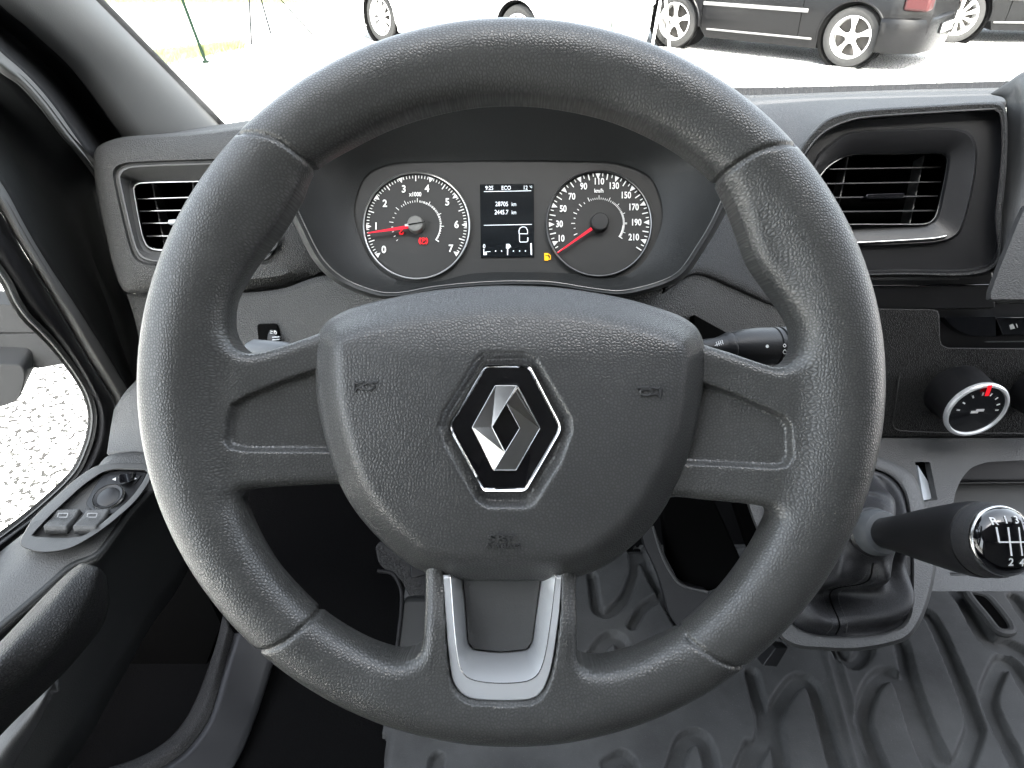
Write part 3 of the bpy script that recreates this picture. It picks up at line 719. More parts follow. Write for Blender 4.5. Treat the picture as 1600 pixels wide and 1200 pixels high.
# ------------------------------------------------------------------ left pod and vent
LV0 = [(146,247),(151,231),(170,220),(200,213),(300,206),(470,192),(525,240),(535,330),(515,420),(470,444),(437,451),(367,457),(201,458),(182,432),(163,357),(150,297)]
LV1 = [(163,266),(171,250),(190,244),(300,240),(440,232),(480,255),(490,330),(475,400),(440,430),(330,438),(235,440),(207,424),(190,385),(175,330)]
LV2 = [(180,275),(186,262),(205,256),(300,252),(420,250),(435,262),(436,340),(428,400),(410,411),(250,413),(218,406),(204,380)]
LV4 = [(208,296),(211,288),(222,285),(300,283),(398,281),(412,290),(414,340),(405,381),(394,391),(300,391),(246,391),(230,386),(221,366)]
c_ = (318, 330)
pod = rings('vent_pod', [(LV0, .80), (grow(LV0, .995, .99, c_), .765), (grow(LV0,.975,.955,c_), .742), (LV1, .728), (grow(LV2,1.03,1.035,c_), .7265), (LV2, .732)], c_, M['pad'], dash, n=160, smooth=50)
rings('vent_surround', [(LV2, .732), (grow(LV2,.975,.97,c_), .7325), (grow(LV2,.965,.955,c_), .7275), (grow(LV2,.945,.93,c_), .7275), (grow(LV4,1.06,1.10,c_), .746), (LV4, .750), (LV4, .82)], c_, M['fine'], pod, n=160, cap=True, smooth=30)
def vent(label, loc, LV, c, D, slats, verts, tab, group, xr):
    v = thing('air_vent', label, 'air vent', loc, group)
    fr = rings('vent_frame', [(grow(LV,1.0,1.0,c), D+.004), (grow(LV,1.0,1.0,c), D-.001), (grow(LV,.985,.975,c), D-.001), (grow(LV,.985,.975,c), D+.006)], c, M['satin'] if c[0] < 800 else M['dim'], v, n=120, smooth=30)
    rings('duct', [(grow(LV,.985,.975,c), D+.005), (grow(LV,.95,.95,c), D+.055)], c, M['matte'], v, n=80, cap=True)
    for (x0, y0, x1, y1) in slats:
        V = []; F = []; a = cam(x0, y0, D+.008); b = cam(x1, y1, D+.008); m_ = (a+b)/2; u = (b-a)/2
        box_geo(m_+FW*.007+UP*.0018, u, (FW*.9+UP*.25).normalized()*.008, UP*.0007, V, F); mk('slat', V, F, M['black'], v, bevel=.0003)
        V, F = tube_geo([a, b], .0006 if x0 > 800 else .0008, 8); mk('slat_edge', V, F, M['edge'] if x0 < 800 else M['dim'], v)
    for (x0, y0, x1, y1) in verts:
        a = cam(x0, y0, D+.016); b = cam(x1, y1, D+.016); m_ = (a+b)/2; V = []; F = []
        box_geo(m_+FW*.012, Vector((.0007,0,0)), FW*.010, (b-a)/2, V, F); mk('vane', V, F, M['fine'], v)
    x0, y0, x1, y1 = tab
    slab('slider_tab', rpoly([(x0,y0),(x1,y0-2),(x1-2,y1),(x0,y1)], 3), D-.001, .014, M['gloss'] if x0 > 800 else M['lightg'], v, bevel=.0008)
    return v
vent('black louvred air vent behind the left side of the steering wheel', cam(315, 335, .76), LV4, c_, .748,
     [(215,311,409,305),(219,330,412,326),(223,349,411,347),(230,369,408,368)], [(236,286,257,390),(300,284,306,390),(365,284,360,390)], (262,343,300,350), 'air vents of the dashboard', 0)
# small round bezel end right of the vent
lathe('switch_blank', [(0,.010),(.002,.0135),(.004,.0125),(.0042,0)], cam(418,377,.722), -FW, M['hood'], dash, n=32)
# ------------------------------------------------------------------ right pod and vent
RV0 = [(1200,330),(1236,262),(1250,231),(1271,203),(1295,183),(1337,171),(1450,163),(1560,158),(1572,170),(1574,240),(1566,330),(1552,425),(1400,433),(1260,433),(1215,400)]
RV1 = [(1210,335),(1243,265),(1257,241),(1278,214),(1305,196),(1345,184),(1450,176),(1556,170),(1565,182),(1566,240),(1557,330),(1546,416),(1400,425),(1265,425),(1223,395)]
RV2 = [(1262,300),(1281,252),(1304,230),(1334,215),(1400,211),(1480,209),(1508,217),(1519,240),(1516,280),(1503,336),(1490,362),(1462,372),(1400,376),(1337,378),(1285,382),(1265,360)]
RV4 = [(1270,300),(1280,276),(1298,256),(1327,242),(1400,240),(1470,239),(1480,246),(1479,265),(1470,310),(1462,339),(1448,350),(1400,351),(1330,351),(1290,352),(1272,340)]
c2 = (1390, 300)
dR = plane3((1280,300,.745),(1500,300,.735),(1390,420,.755))
def off(f, d): return lambda x, y: f(x, y)+d
rp = rings('vent_pod', [(grow(RV0,1.0,1.0,c2), off(dR,.10)), (grow(RV0,1.0,1.0,c2), off(dR,.012)), (grow(RV0,.994,.985,c2), off(dR,.002)), (grow(RV0,.982,.965,c2), dR), (grow(RV1,1.005,1.01,c2), off(dR,.001))], c2, M['pad_d'], dash, n=180, smooth=40)
rings('vent_surround', [(grow(RV1,1.005,1.01,c2), off(dR,.001)), (grow(RV1,.992,.985,c2), off(dR,.001)), (grow(RV1,.985,.965,c2), off(dR,.012)), (grow(RV2,1.06,1.11,c2), off(dR,.012)), (grow(RV2,1.03,1.07,c2), off(dR,.006)), (RV2, off(dR,.007)), (grow(RV4,1.05,1.08,c2), off(dR,.014)), (RV4, off(dR,.017)), (RV4, off(dR,.10))], c2, M['black'], rp, n=180, cap=True, smooth=28)
tube('vent_line', [S_of(off(dR,.0005))(x, y) for x, y in crom(RV1[1:8], 6)], .0009, M['fineL'], rp, n=6)
tube('vent_line', [S_of(off(dR,.0052))(x, y) for x, y in crom([(1282,383),(1337,379.5),(1400,376.5),(1460,372.5),(1478,369)], 6)], .0016, M['edge'], rp, n=8)
vent('black louvred air vent right of the steering wheel with a glossy slider tab', cam(1390, 300, .76), RV4, c2, .757,
     [(1296,264,1470,261),(1283,287,1470,284),(1277,309,1465,306),(1276,331,1462,329)], [(1327,244,1306,350),(1446,242,1423,350)], (1354,303,1414,310), 'air vents of the dashboard', 0)
# ------------------------------------------------------------------ dash top
patch('dash_top', [[(330,197,1.03),(500,172,1.08),(800,149,1.10),(1120,147,1.10),(1180,148,1.10),(1300,144,1.09),(1420,140,1.08),(1560,137,1.06),(1720,131,1.04)],
                   [(255,207,.90),(450,188,.90),(800,168,.92),(1130,180,.92),(1195,168,.92),(1292,156,.93),(1400,151,.94),(1562,146,.94),(1715,142,.94)],
                   [(186,219,.775),(430,206,.775),(800,190,.76),(1140,250,.78),(1236,262,.79),(1290,190,.80),(1380,170,.82),(1568,160,.84),(1715,152,.84)]], M['top'], dash, th=.006)
patch('windscreen_seal', [[(262,204,.93),(345,196,1.04),(500,168,1.10),(800,140,1.12),(1160,137,1.12),(1320,134,1.11),(1560,127,1.09),(1720,122,1.06)],
                        [(262,209,.90),(345,203,1.01),(500,176,1.07),(800,152,1.09),(1160,150,1.09),(1320,145,1.08),(1560,138,1.06),(1720,132,1.04)]], M['seal'], dash, th=.01)
# ------------------------------------------------------------------ knee panel, column surround, right knee panel
patch('knee_panel', [[(198,459,.80),(280,458,.765),(367,458,.74),(437,452,.71),(505,431,.665),(600,440,.60),(700,440,.585)],
                     [(212,505,.80),(285,505,.755),(367,505,.725),(437,505,.70),(510,500,.655),(600,500,.60),(700,500,.58)],
                     [(222,560,.80),(290,560,.755),(367,560,.72),(437,560,.70),(520,560,.66),(600,560,.61),(700,560,.58)],
                     [(225,640,.81),(290,650,.77),(367,650,.75),(437,650,.74),(520,650,.72),(600,650,.68),(700,650,.64)],
                     [(232,740,.86),(290,740,.84),(367,740,.83),(437,740,.82),(520,740,.80),(600,740,.76),(700,740,.72)]], M['pad'], dash, th=.006)
patch('column_panel', [[(700,440,.585),(850,440,.585),(1000,452,.585),(1050,445,.60),(1092,424,.62),(1150,445,.655),(1225,476,.70),(1330,500,.76)],
                       [(700,500,.58),(850,500,.58),(1000,500,.585),(1050,500,.60),(1092,490,.62),(1150,505,.66),(1225,530,.71),(1330,540,.77)],
                       [(700,600,.61),(850,600,.61),(1000,600,.62),(1050,600,.63),(1092,600,.65),(1150,600,.68),(1225,600,.73),(1330,600,.78)],
                       [(700,760,.74),(850,760,.74),(1000,760,.75),(1050,760,.76),(1092,760,.77),(1150,760,.79),(1225,760,.81),(1330,760,.84)]], M['pad'], dash, th=.006)
patch('upper_cowl', [[(1060,250,.70),(1130,262,.71),(1180,290,.73),(1215,330,.75),(1260,360,.765)],
                     [(1060,330,.66),(1110,345,.665),(1160,370,.69),(1215,400,.73),(1262,420,.76)],
                     [(1040,452,.575),(1088,425,.61),(1150,447,.648),(1225,478,.695),(1345,482,.76)]], M['pad_d'], dash, th=.006)
slab('stalk_slot', [(1085,492),(1150,528),(1160,545),(1085,560)], .60, .02, M['matte'], dash, bevel=0)
# centre stack
slab('gloss_band', [(1330,426),(1552,420),(1556,481),(1330,485)], lambda x, y: DY(y, .700), .02, M['black'], dash, bevel=.002)
slab('trim_bead', [(1345,433),(1498,432),(1500,437),(1345,438)], lambda x, y: DY(y, .700)-.002, .004, M['fine'], dash, bevel=.0008)
slab('trim_bead', [(1345,446),(1556,444),(1556,447),(1345,449)], lambda x, y: DY(y, .700)-.002, .004, M['gloss'], dash, bevel=.0005)
cp = lambda x, y: DY(y, .69)
clim = slab('climate_panel', [(1320,481)]+[(1458,483)]+[(1466,485),(1469,492),(1470,530),(1473,539),(1482,543)]+[(1760,545),(1760,683),(1320,683)], cp, .03, M['pad_d'], dash, bevel=.0018)
slab('control_recess', [(1462,478),(1760,470),(1760,550),(1466,550)], off(cp, .018), .02, M['black'], clim, bevel=0)
slab('panel_lip', rpoly([(1474,495),(1556,494),(1556,526),(1515,525),(1490,512)], [4,2,2,14,14]), off(cp, .008), .02, M['gloss'], clim, bevel=.001)
bt = slab('push_button', [(1556.5,496),(1640,495),(1640,524),(1567,524)], off(cp, .006), .02, M['gloss'], clim, bevel=.001)
decals('button_symbol', [[(1577,508),(1583,506),(1586,513),(1579,515)], line(1588,506,1590,512,1.4), line(1578,512,1585,510,1.5)], S_of(off(cp,.006)), M['icon'], bt)
slab('chrome_strip', [(1540,533),(1700,531.5),(1700,533.5),(1540,535)], off(cp, .004), .003, M['edge'], clim, bevel=0)
dl = [(1406,582),(1398,640),(1395,662),(1399,670),(1409,673),(1480,676),(1640,677)]
tube('panel_groove', [S_of(off(cp,-.0002))(x, y) for x, y in crom(dl, 5)], .0007, M['fineL'], clim, n=6)
slab('stack_foot', [(1320,682),(1760,682),(1760,692),(1320,692)], lambda x, y: DY(y,.70), .05, M['matte'], dash, bevel=0)
# temperature knob
kn = thing('temperature_knob', 'round black temperature dial with silver rim and red pointer', 'control knob', cam(1515, 640, .84))
kax = Vector((.06, -1, .02)).normalized(); ko = cam(1527, 642, .80)-kax*.052
lathe('knob_body', [(-.01,.038),(.004,.036),(.012,.0345),(.014,.0352),(.044,.0335),(.047,.0345)], ko, kax, M['black'], kn, n=64)
lathe('silver_ring', [(.047,.0325),(.0475,.0365),(.051,.0370),(.053,.0352),(.0532,.0330),(.050,.0318)], ko, kax, M['satin'], kn, n=72, smooth=30, caps=False)
kf = lathe('knob_face', [(.0505,.0322),(.0512,0)], ko, kax, M['gloss'], kn, n=48)
kc = ko+kax*.0514; kr = Vector((1,0,0)); kr = (kr-kax*kr.dot(kax)).normalized(); ku = kr.cross(kax)*-1
if ku.z < 0: ku = -ku
def Sk(x, y, l=0): return kc+kr*(x*.0318)+ku*(y*.0318)+kax*l
P = [line(*( .80*math.cos(R(a)), .80*math.sin(R(a))), *( .68*math.cos(R(a)), .68*math.sin(R(a))), .05) for a in (175,150,122,95,70,45,20,0)]
P += [line(-.22,-.05,.05,-.05,.1), line(-.05,.02,.25,.02,.1)]
decals('knob_marks', P, Sk, M['icon'], kf)
text('knob_numerals', [('0',-.55,.50,.2,1),('1',-.2,.6,.2,1),('2',.15,.62,.2,1),('3',.45,.5,.2,1),('4',.62,.25,.2,1)], lambda x, y, l=0: Sk(x, y, l), M['icon'], kf) if False else None
decals('red_pointer', [line(.02,.72,-.02,1.16,.14)], lambda x, y, l=0: Sk(x, y, l+.0030), M['redlamp'], kn, lift=0, th=.0008)
k2 = thing('fan_knob', 'edge of a second black control dial at the right border', 'control knob', cam(1640, 640, .84))
lathe('knob_body', [(0,.033),(.03,.030),(.044,.0275),(.048,.0285)], (cam(1662, 640, .80)-kax*.05), kax, M['black'], k2, n=48)
lathe('knob_face', [(.048,.0285),(.05,.026),(.0502,0)], (cam(1662, 640, .80)-kax*.05), kax, M['gloss'], k2, n=48)
# grey housing at the right border
hs = thing('screen_housing', 'grey plastic housing at the right border beside the air vent', 'display housing', cam(1640, 300, .70))
patch('shell', [[(1547,147,.78),(1575,128,.765),(1602,111,.75),(1760,70,.70)],
                [(1571,157,.77),(1585,150,.755),(1605,140,.735),(1760,110,.69)],
                [(1570,240,.765),(1584,240,.75),(1610,240,.73),(1760,230,.69)],
                [(1562,340,.76),(1578,335,.745),(1600,318,.735),(1760,300,.69)],
                [(1552,420,.755),(1561,420,.745),(1590,420,.725),(1760,420,.685)],
                [(1546,470,.75),(1551,470,.742),(1590,471,.725),(1760,472,.685)]], M['fine'], hs, th=.012)
slab('side_panel', rpoly([(1560,425),(1592,345),(1605,318),(1760,280),(1760,468),(1548,468),(1549,455)], [8,10,6,1,1,4,4]), plane3((1560,425,.728),(1605,318,.715),(1760,468,.672)), .008, M['fineL'], hs, bevel=.002)
# headlight leveller
lv = thing('headlight_leveller', 'thumbwheel switch in a black recess left of the airbag hub', 'switch', cam(428, 526, .69))
slab('bezel', rpoly([(401,506),(432,505),(437,520),(440,548),(405,548)], 5), plane3((401,506,.708),(437,505,.696),(420,548,.70)), .004, M['matte'], lv, bevel=.001)
V = []; F = []
o_ = cam(430, 534, .702)
lathe('thumbwheel', [(-.004,.0118),(-.0035,.0125),(.0035,.0125),(.004,.0118)], o_, Vector((1,0,0)), M['black'], lv, n=24, smooth=20)
for i in range(5):
    y = 526+i*4; slab('ridge', [(425,y),(437,y-1),(437,y+1.2),(425,y+2.2)], .6885, .003, M['lightg'], lv, bevel=.0003)
decals('beam_symbol', [arcpoly(428.5,520,2.6,3.7,-90,90)+[], line(428.5,516.9,428.5,523.1,1.1), line(422,517,426.5,518,1), line(421.5,520,426,521,1), line(422,523,426.5,524,1)], lambda x, y, l=0: cam(x, y, .693-l), M['icon'], lv)

# ================================================================== LOWER TRAY, GEAR LEVER
tp = plane3((1400,686,.865),(1600,686,.865),(1450,900,.735))
tray = thing('storage_tray', 'grey grained lower console shelf with coin slot and dark storage bin', 'console', cam(1480, 760, .8))
def bm_sheet(name, outline, holes, D, th, mat_, parent, bevel=.002):
    """flat-ish sheet with holes, triangulated"""
    from mathutils.geometry import tessellate_polygon
    S = S_of(D); loops = [outline]+holes
    tri = tessellate_polygon([[Vector((p[0], p[1], 0)) for p in L] for L in loops]); P = [p for L in loops for p in L]
    n = len(P); V = [S(p[0], p[1]) for p in P]; V += [v+FW*th for v in V]
    F = [t for t in tri]+[(n+t[2], n+t[1], n+t[0]) for t in tri]; b = 0
    for L in loops:
        m = len(L)
        for i in range(m): F.append((b+i, b+(i+1) % m, n+b+(i+1) % m, n+b+i))
        b += m
    bmn = mk(name, V, F, mat_, parent, smooth=30)
    d = bmn.modifiers.new('bevel', 'BEVEL'); d.width = bevel; d.segments = 3; d.limit_method = 'ANGLE'; d.angle_limit = R(50)
    return bmn
slot = rpoly([(1430,722),(1453,722),(1465,781),(1441,785)], 2, 2)
binh = rpoly([(1484,900),(1491,775),(1502,748),(1518,730),(1542,722),(1600,719),(1770,717),(1770,894)], [2,10,10,8,8,5,2,2], 3)
shelf = bm_sheet('shelf_panel', [(1300,685),(1775,685),(1775,924),(1440,924),(1300,924)], [slot, binh], tp, .012, M['fineL'], tray, .0025)
slab('coin_slot', [(1425,716),(1458,716),(1470,788),(1436,790)], off(tp, .016), .004, M['matte'], tray, bevel=0)
slab('slot_wedge', [(1434,727),(1450,752),(1459,779),(1443,782)], plane3((1434,727,.842),(1459,779,.816),(1443,782,.800)), .006, M['lightg'], tray, bevel=.0005)
patch('bin_floor', [[(1470,756,.885),(1600,756,.885),(1770,756,.885)], [(1470,840,.80),(1600,840,.80),(1770,840,.80)], [(1460,910,.76),(1600,905,.76),(1770,900,.76)]], M['fine'], tray, th=.004)
patch('bin_back', [[(1470,700,.90),(1600,700,.90),(1770,700,.90)], [(1470,757,.895),(1600,757,.895),(1770,757,.895)]], M['black'], tray, th=.004)
tube('ledge_line', [cam(1496,755,.884), cam(1600,754,.884), cam(1770,753,.884)], .0011, M['fineL'], tray, n=8)
tube('front_lip', [cam(x, y, .745) for x, y in ((1445,911),(1520,907),(1600,903),(1775,896))], .0065, M['fineL'], tray, n=14)
tube('ledge_line', [cam(x, y, .744) for x, y in ((1458,897),(1520,894.5),(1600,890),(1775,884))], .0012, M['black'], tray, n=8)

SO = [(1152,705),(1250,695),(1340,705),(1395,722),(1428,745),(1446,790),(1462,850),(1462,892),(1449,948),(1430,987),(1408,1004),(1344,1017),(1280,1016),(1240,1011),(1216,992),(1202,930),(1192,858),(1165,780)]
SI = [(1188,742),(1250,728),(1330,728),(1371,735),(1397,749),(1413,773),(1420,810),(1424,878),(1422,949),(1411,974),(1382,988),(1340,994),(1280,992),(1245,980),(1228,955),(1220,900),(1211,840),(1194,790)]
sp3 = plane3((1160,850,.715),(1460,850,.700),(1300,1000,.655))
c3 = (1300, 860)
gl = thing('gear_lever', 'black gear lever with glossy shift-pattern cap above a leather gaiter', 'gear lever', cam(1300, 860, .70))
rings('surround', [(grow(SO,.99,.985,c3), off(sp3,.09)), (grow(SO,1.0,1.0,c3), off(sp3,.02)), (grow(SO,.995,.99,c3), off(sp3,.008)), (grow(SO,.97,.965,c3), off(sp3,.001)), (grow(SI,1.035,1.04,c3), sp3), (grow(SI,1.01,1.01,c3), off(sp3,.002)), (SI, off(sp3,.008))], c3, M['fineL'], gl, n=160, smooth=50)
B0 = cam(1374, 832, .615); B1 = cam(1586, 846, .466); gax = (B1-B0).normalized(); GL = (B1-B0).length
# gaiter: folds between the collar and the surround
random.seed(4)
n = 160; m = 46; SIp = polar([tuple(p) for p in crom(SI, 6, True)], c3, n)
gu = (Vector((1,0,0))-gax*gax.x).normalized(); gv = gax.cross(gu)
if gv.dot(UP) > 0: gv = -gv      # gv points down the picture, as the polar angle does
V = []; F = []
for j in range(m):
    t = j/(m-1)
    for k in range(n):
        a = 2*math.pi*k/n
        top = B0-gax*.004+gu*(math.cos(a)*.019)+gv*(math.sin(a)*.019)
        x, y = SIp[k]; bot = cam(x, y, sp3(x, y)+.006)
        mid = top.lerp(bot, .6)+FW*.022
        p = top*(1-t)**2+mid*2*t*(1-t)+bot*t*t
        p = p + (-FW)*(.020*math.sin(math.pi*min(1, t*1.02))**1.2*math.sin(t*9.5+1.6*math.sin(a*2+.6)+.9*math.sin(a*3+2)))
        p = p + (-FW)*(.009*math.sin(math.pi*t)*math.sin(a*5+3.5*t+1.2*math.sin(a)+.4)) + gu*(.004*math.sin(math.pi*t)*math.sin(a*4+t*7))
        V.append(p)
for j in range(m-1):
    for k in range(n): F.append((j*n+k, j*n+(k+1) % n, (j+1)*n+(k+1) % n, (j+1)*n+k))
gai = mk('gaiter', V, F, M['gaiter'], gl, smooth=180, face_cam=True)
# stitched seam down the gaiter
def gpt(k, j): return V[j*n+(k % n)]
for dk in (-3, 3):
    k0 = int(n*(.245)); 
    ss = []; Vs = []; Fs = []
    for j in range(6, m-2, 1):
        a_ = gpt(k0+dk, j); b_ = gpt(k0+dk, j+1); tube_geo([a_.lerp(b_, .15)-FW*.0004, a_.lerp(b_, .7)-FW*.0004], .00045, 5, False, Vs, Fs)
    mk('stitching', Vs, Fs, M['thread'], gai)
Vs, Fs = tube_geo([gpt(k0, j)+FW*.0003 for j in range(4, m-1)], .0009, 6); mk('seam', Vs, Fs, M['matte'], gai)
kp = lambda t, r: (t*GL, r)
lathe('collar', [(-.012,.0195),(-.006,.0205),(.003,.0200),(.008,.0180),(.0085,.014)], B0, gax, M['collar'], gl, n=64)
lathe('collar_ring', [(-.016,.0200),(-.014,.0222),(-.009,.0224),(-.007,.0205)], B0, gax, M['black'], gl, n=64)
knob = lathe('knob', [kp(.02,.0125),kp(.12,.0142),kp(.25,.0168),kp(.40,.0205),kp(.55,.0236),kp(.68,.0260),kp(.76,.0270),kp(.80,.0271),kp(.82,.0266),kp(.822,.0255)], B0, gax, M['black'], gl, n=72, smooth=40)
V = []; F = []
n_ = 110
prof = [kp(.822,.0258),kp(.84,.0262),kp(.87,.0261),kp(.90,.0254),kp(.92,.0243),kp(.925,.0228)]
gr = lathe('knurled_ring', prof, B0, gax, mat('knurl', (.03,.03,.032), .4, grain=.0005, gsize=1100, var=.1), gl, n=96)
capo = lathe('pattern_cap', [kp(.925,.0232),kp(.94,.0230),kp(.965,.0212),kp(.985,.0170),kp(.998,.010),kp(1.0,0)], B0, gax, M['gloss'], gl, n=72, smooth=180)
lathe('cap_ring', [kp(.915,.0236),kp(.925,.0242),kp(.937,.0238),kp(.942,.0228)], B0, gax, M['edge'], capo, n=72, smooth=60, caps=False)
cu_ = (Vector((1,0,0))-gax*gax.x).normalized(); cv_ = gax.cross(cu_)
if cv_.dot(UP) < 0: cv_ = -cv_
def Scap(x, y, l=0):
    r = math.hypot(x, y)*.0225; t = float(np.interp(r, [0,.010,.0170,.0212,.0230], [1.0,.998,.985,.965,.94]))
    return B0+gax*(t*GL+.0003+l)+cu_*(x*.0225)+cv_*(y*.0225)
P = [line(-.50,.42,-.50,-.02,.045), line(-.50,-.02,.50,-.02,.045), line(-.17,.42,-.17,-.42,.045), line(.17,.42,.17,-.42,.045), line(.50,.42,.50,-.42,.045)]
decals('gate_lines', P, Scap, M['icon'], capo, lift=.0001, th=.0003)
Scap2 = lambda x, y, l=0: Scap(x, -y, l)
for it_ in [('R',-.50,-.60,.22,1),('1',-.17,-.64,.22,1),('3',.17,-.64,.22,1),('5',.50,-.60,.22,1),('2',-.17,.60,.22,1),('4',.17,.62,.22,1),('6',.50,.58,.22,1)]: text('gate_numeral', [it_], Scap2, M['icon'], capo, lift=.0001, th=.0003)
# ================================================================== DOOR, PILLAR, WINDSCREEN
XD = -.46
def dX(p, x=XD): return (p[0], p[1], DX(p[0], x))
door = thing('driver_door', 'black and grey driver door with window sill and armrest at the left border', 'door', cam(60, 900, .6))
pl = thing('windscreen_pillar', 'light grey plastic pillar trim beside the windscreen', 'pillar', cam(240, 190, .9))
# right edge of the pillar: a straight line in space, carried up to the roof
A0 = cam(345, 197, 1.03); A1 = cam(150, 0, .775); dA = (A1-A0)
def onA(t): return A0+dA*t
Lq = [(192,214,.83),(119,115,.745),(45,45,.675),(0,7,.64)]
Lw_ = [cam(*p) for p in Lq]; dl_ = (Lw_[3]-Lw_[0])
Lw_ += [Lw_[3]+dl_*.8, Lw_[3]+dl_*2.2]
Rr = [onA(t) for t in (0,.33,.7,1,1.9,3.6)]
V = []; F = []
nr = 9
Lc = crom([tuple(v) for v in [Lw_[0]-dl_*.15]+Lw_], 4); Rc_ = crom([tuple(v) for v in [onA(-.12)]+Rr], 4)
for a, b in zip(Lc, Rc_):
    a = Vector(a); b = Vector(b); chord = b-a; nrm = chord.cross(dA).normalized()
    if nrm.dot(CAM-a) < 0: nrm = -nrm
    for k in range(nr):
        t = k/(nr-1); V.append(a+chord*t+nrm*(.030*math.sin(math.pi*t)**.8*(1-.35*t)))
for i in range(len(Lc)-1):
    for k in range(nr-1): F.append((i*nr+k, i*nr+k+1, (i+1)*nr+k+1, (i+1)*nr+k))
mk('pillar_trim', V, F, M['pillar'], pl, smooth=60, solid=.006, face_cam=True)
tube('pillar_seal', [onA(t)+Vector((.002,.004,0)) for t in (-.1,0,.3,.6,1,1.9,3.6)], .0042, M['black'], pl, n=10)
slab('trim_clip', [(262,203),(300,199),(345,195),(385,203),(262,211)], .90, .01, M['black'], pl, bevel=.001) if False else None
def edge3(P, x): return [(p[0], p[1], DX(p[0], x if not callable(x) else x(p))) for p in P]
def strip(name, rows, mat_, parent, th=.006, n=6, smooth=50, resamp=14):
    """sheet between traced edges; each row is a list of (px,py,D)"""
    out = []
    for r in rows:
        q = np.array(crom(r, 8)); s = np.r_[0, np.cumsum(np.linalg.norm(np.diff(q[:, :2], axis=0), axis=1))]; t = np.linspace(0, s[-1], resamp)
        out.append([tuple(np.interp(v, s, q[:, i]) for i in range(3)) for v in t])
    return patch(name, out, mat_, parent, th=th, n=n, smooth=smooth)
L0 = [(-60,-60),(0,7),(45,45),(119,115),(192,214),(240,290)]
L1 = [(-60,10),(0,80),(40,115),(80,160),(112,205),(146,254),(200,335)]
L2 = [(-60,55),(0,113),(30,134),(66,174),(100,218),(143,262),(190,340)]
L3 = [(-70,190),(0,282),(35,345),(70,405),(120,480),(170,560),(214,640),(224,720)]
L4 = [(-70,240),(0,330),(30,383),(45,405),(90,480),(140,565),(180,632),(178,665)]
fr = thing('door_aperture', 'black rubber door seal with its highlight as a grey strip, between pillar and window', 'door frame', cam(80, 200, .7))
strip('door_seal', [edge3(L0, -.475), edge3([((a[0]+b[0])/2, (a[1]+b[1])/2) for a, b in zip(L0, L1)], -.505), edge3(L1, -.475)], M['rubber'], fr)
strip('seal_highlight', [edge3(L1, -.472), edge3([((a[0]+b[0])/2-1, (a[1]+b[1])/2) for a, b in zip(L1, L2)], -.463), edge3(L2, -.474)], M['frameg'], fr)  # highlight along the door seal, put in as a grey sheet
LB = [(-70,120),(0,190),(50,270),(100,340),(150,430),(190,540),(222,640),(226,720)]
strip('inner_panel', [edge3([(-60,55),(0,113),(66,174),(100,218),(143,262),(152,300),(166,365),(186,437),(206,462),(224,540),(230,640),(236,720)], -.476), edge3(LB, -.52), edge3(L3, -.50)], M['hood'], door, th=.008)
strip('frame_trim', [edge3(L3, -.497), edge3([((a[0]+b[0])/2, (a[1]+b[1])/2) for a, b in zip(L3, L4)], -.487), edge3(L4, -.500)], M['frameg'], door)
FO = [(-70,310),(0,398),(20,428),(45,468),(95,526),(148,592),(178,640),(172,690),(165,715),(130,760),(60,812),(0,860),(-70,910)]
GO = [(-70,350),(0,430),(31,487),(80,538),(128,604),(142,650),(137,685),(116,735),(70,782),(17,826),(0,838),(-70,890)]
L4b = [(-70,240),(0,330),(30,383),(45,405),(90,480),(140,565),(184,640),(180,700),(168,722),(130,764),(60,816),(0,862),(-70,912)]
strip('window_seal', [edge3(L4b, -.503), edge3([((a[0]*.5+b[0]*.5), (a[1]*.5+b[1]*.5)) for a, b in zip(arcres(L4b, 12), arcres(GO, 12))], -.500), edge3([(p[0]+(5 if p[0] > 0 else 0), p[1]) for p in GO], -.520)], M['rubber'], door, resamp=24)
G2 = [(p[0]-4, p[1]) for p in GO]
strip('glass_channel', [edge3([(p[0]+7, p[1]) for p in GO], -.512), edge3([(p[0]+2, p[1]) for p in GO], -.510), edge3(G2, -.524)], M['frameg'], door, resamp=24)
# window pane: a sheet in the plane x = -0.53
Vg = [Vector((-.535, y, z)) for y, z in ((-.58, .93), (.80, .93), (.80, 1.30), (.40, 1.85), (-.58, 1.90))]
mk('window_pane', Vg, [(0,1,2,3,4)], M['glass'], door, smooth=None, solid=.004)
# triangle cover at the foot of the frame
strip('mirror_cover', [[(178,640,.80),(196,612,.80),(222,585,.80)], [(172,675,.80),(196,670,.79),(228,665,.78)], [(167,709,.78),(196,709,.775),(230,709,.77)]], M['fineL'], door, resamp=8)
# sill of the door
def zz_(x, y, z): return (x, y, DZ(y, z))
sillA = [zz_(-80,925,.985), zz_(0,862,.99), zz_(60,815,.995), zz_(128,760,1.0), zz_(166,714,1.005), zz_(200,706,1.005), zz_(240,706,1.005)]
sillB = [zz_(-80,985,.99), zz_(0,915,1.0), zz_(60,860,1.005), zz_(120,818,1.01), zz_(165,780,1.01), zz_(205,750,1.01), zz_(250,735,1.01)]
sillC = [zz_(-80,1045,.985), zz_(0,985,.99), zz_(60,935,.995), zz_(118,885,1.0), zz_(158,868,1.0), zz_(208,800,1.0), zz_(262,745,1.0)]
sillD = [(-80,1110,.60), (0,1045,.63), (70,975,.655), (135,910,.68), (172,880,.70), (222,815,.75), (275,755,.79)]
sillE = [(-80,1400,.66), (20,1300,.68), (120,1180,.72), (190,1060,.77), (235,980,.82), (290,900,.88), (330,800,.92)]
strip('sill', [sillA, sillB, sillC], M['fineL'], door, resamp=12, n=5)
strip('side_panel', [[(p[0], p[1], p[2]) for p in sillC], sillD, sillE], M['hood'], door, resamp=12, n=5)
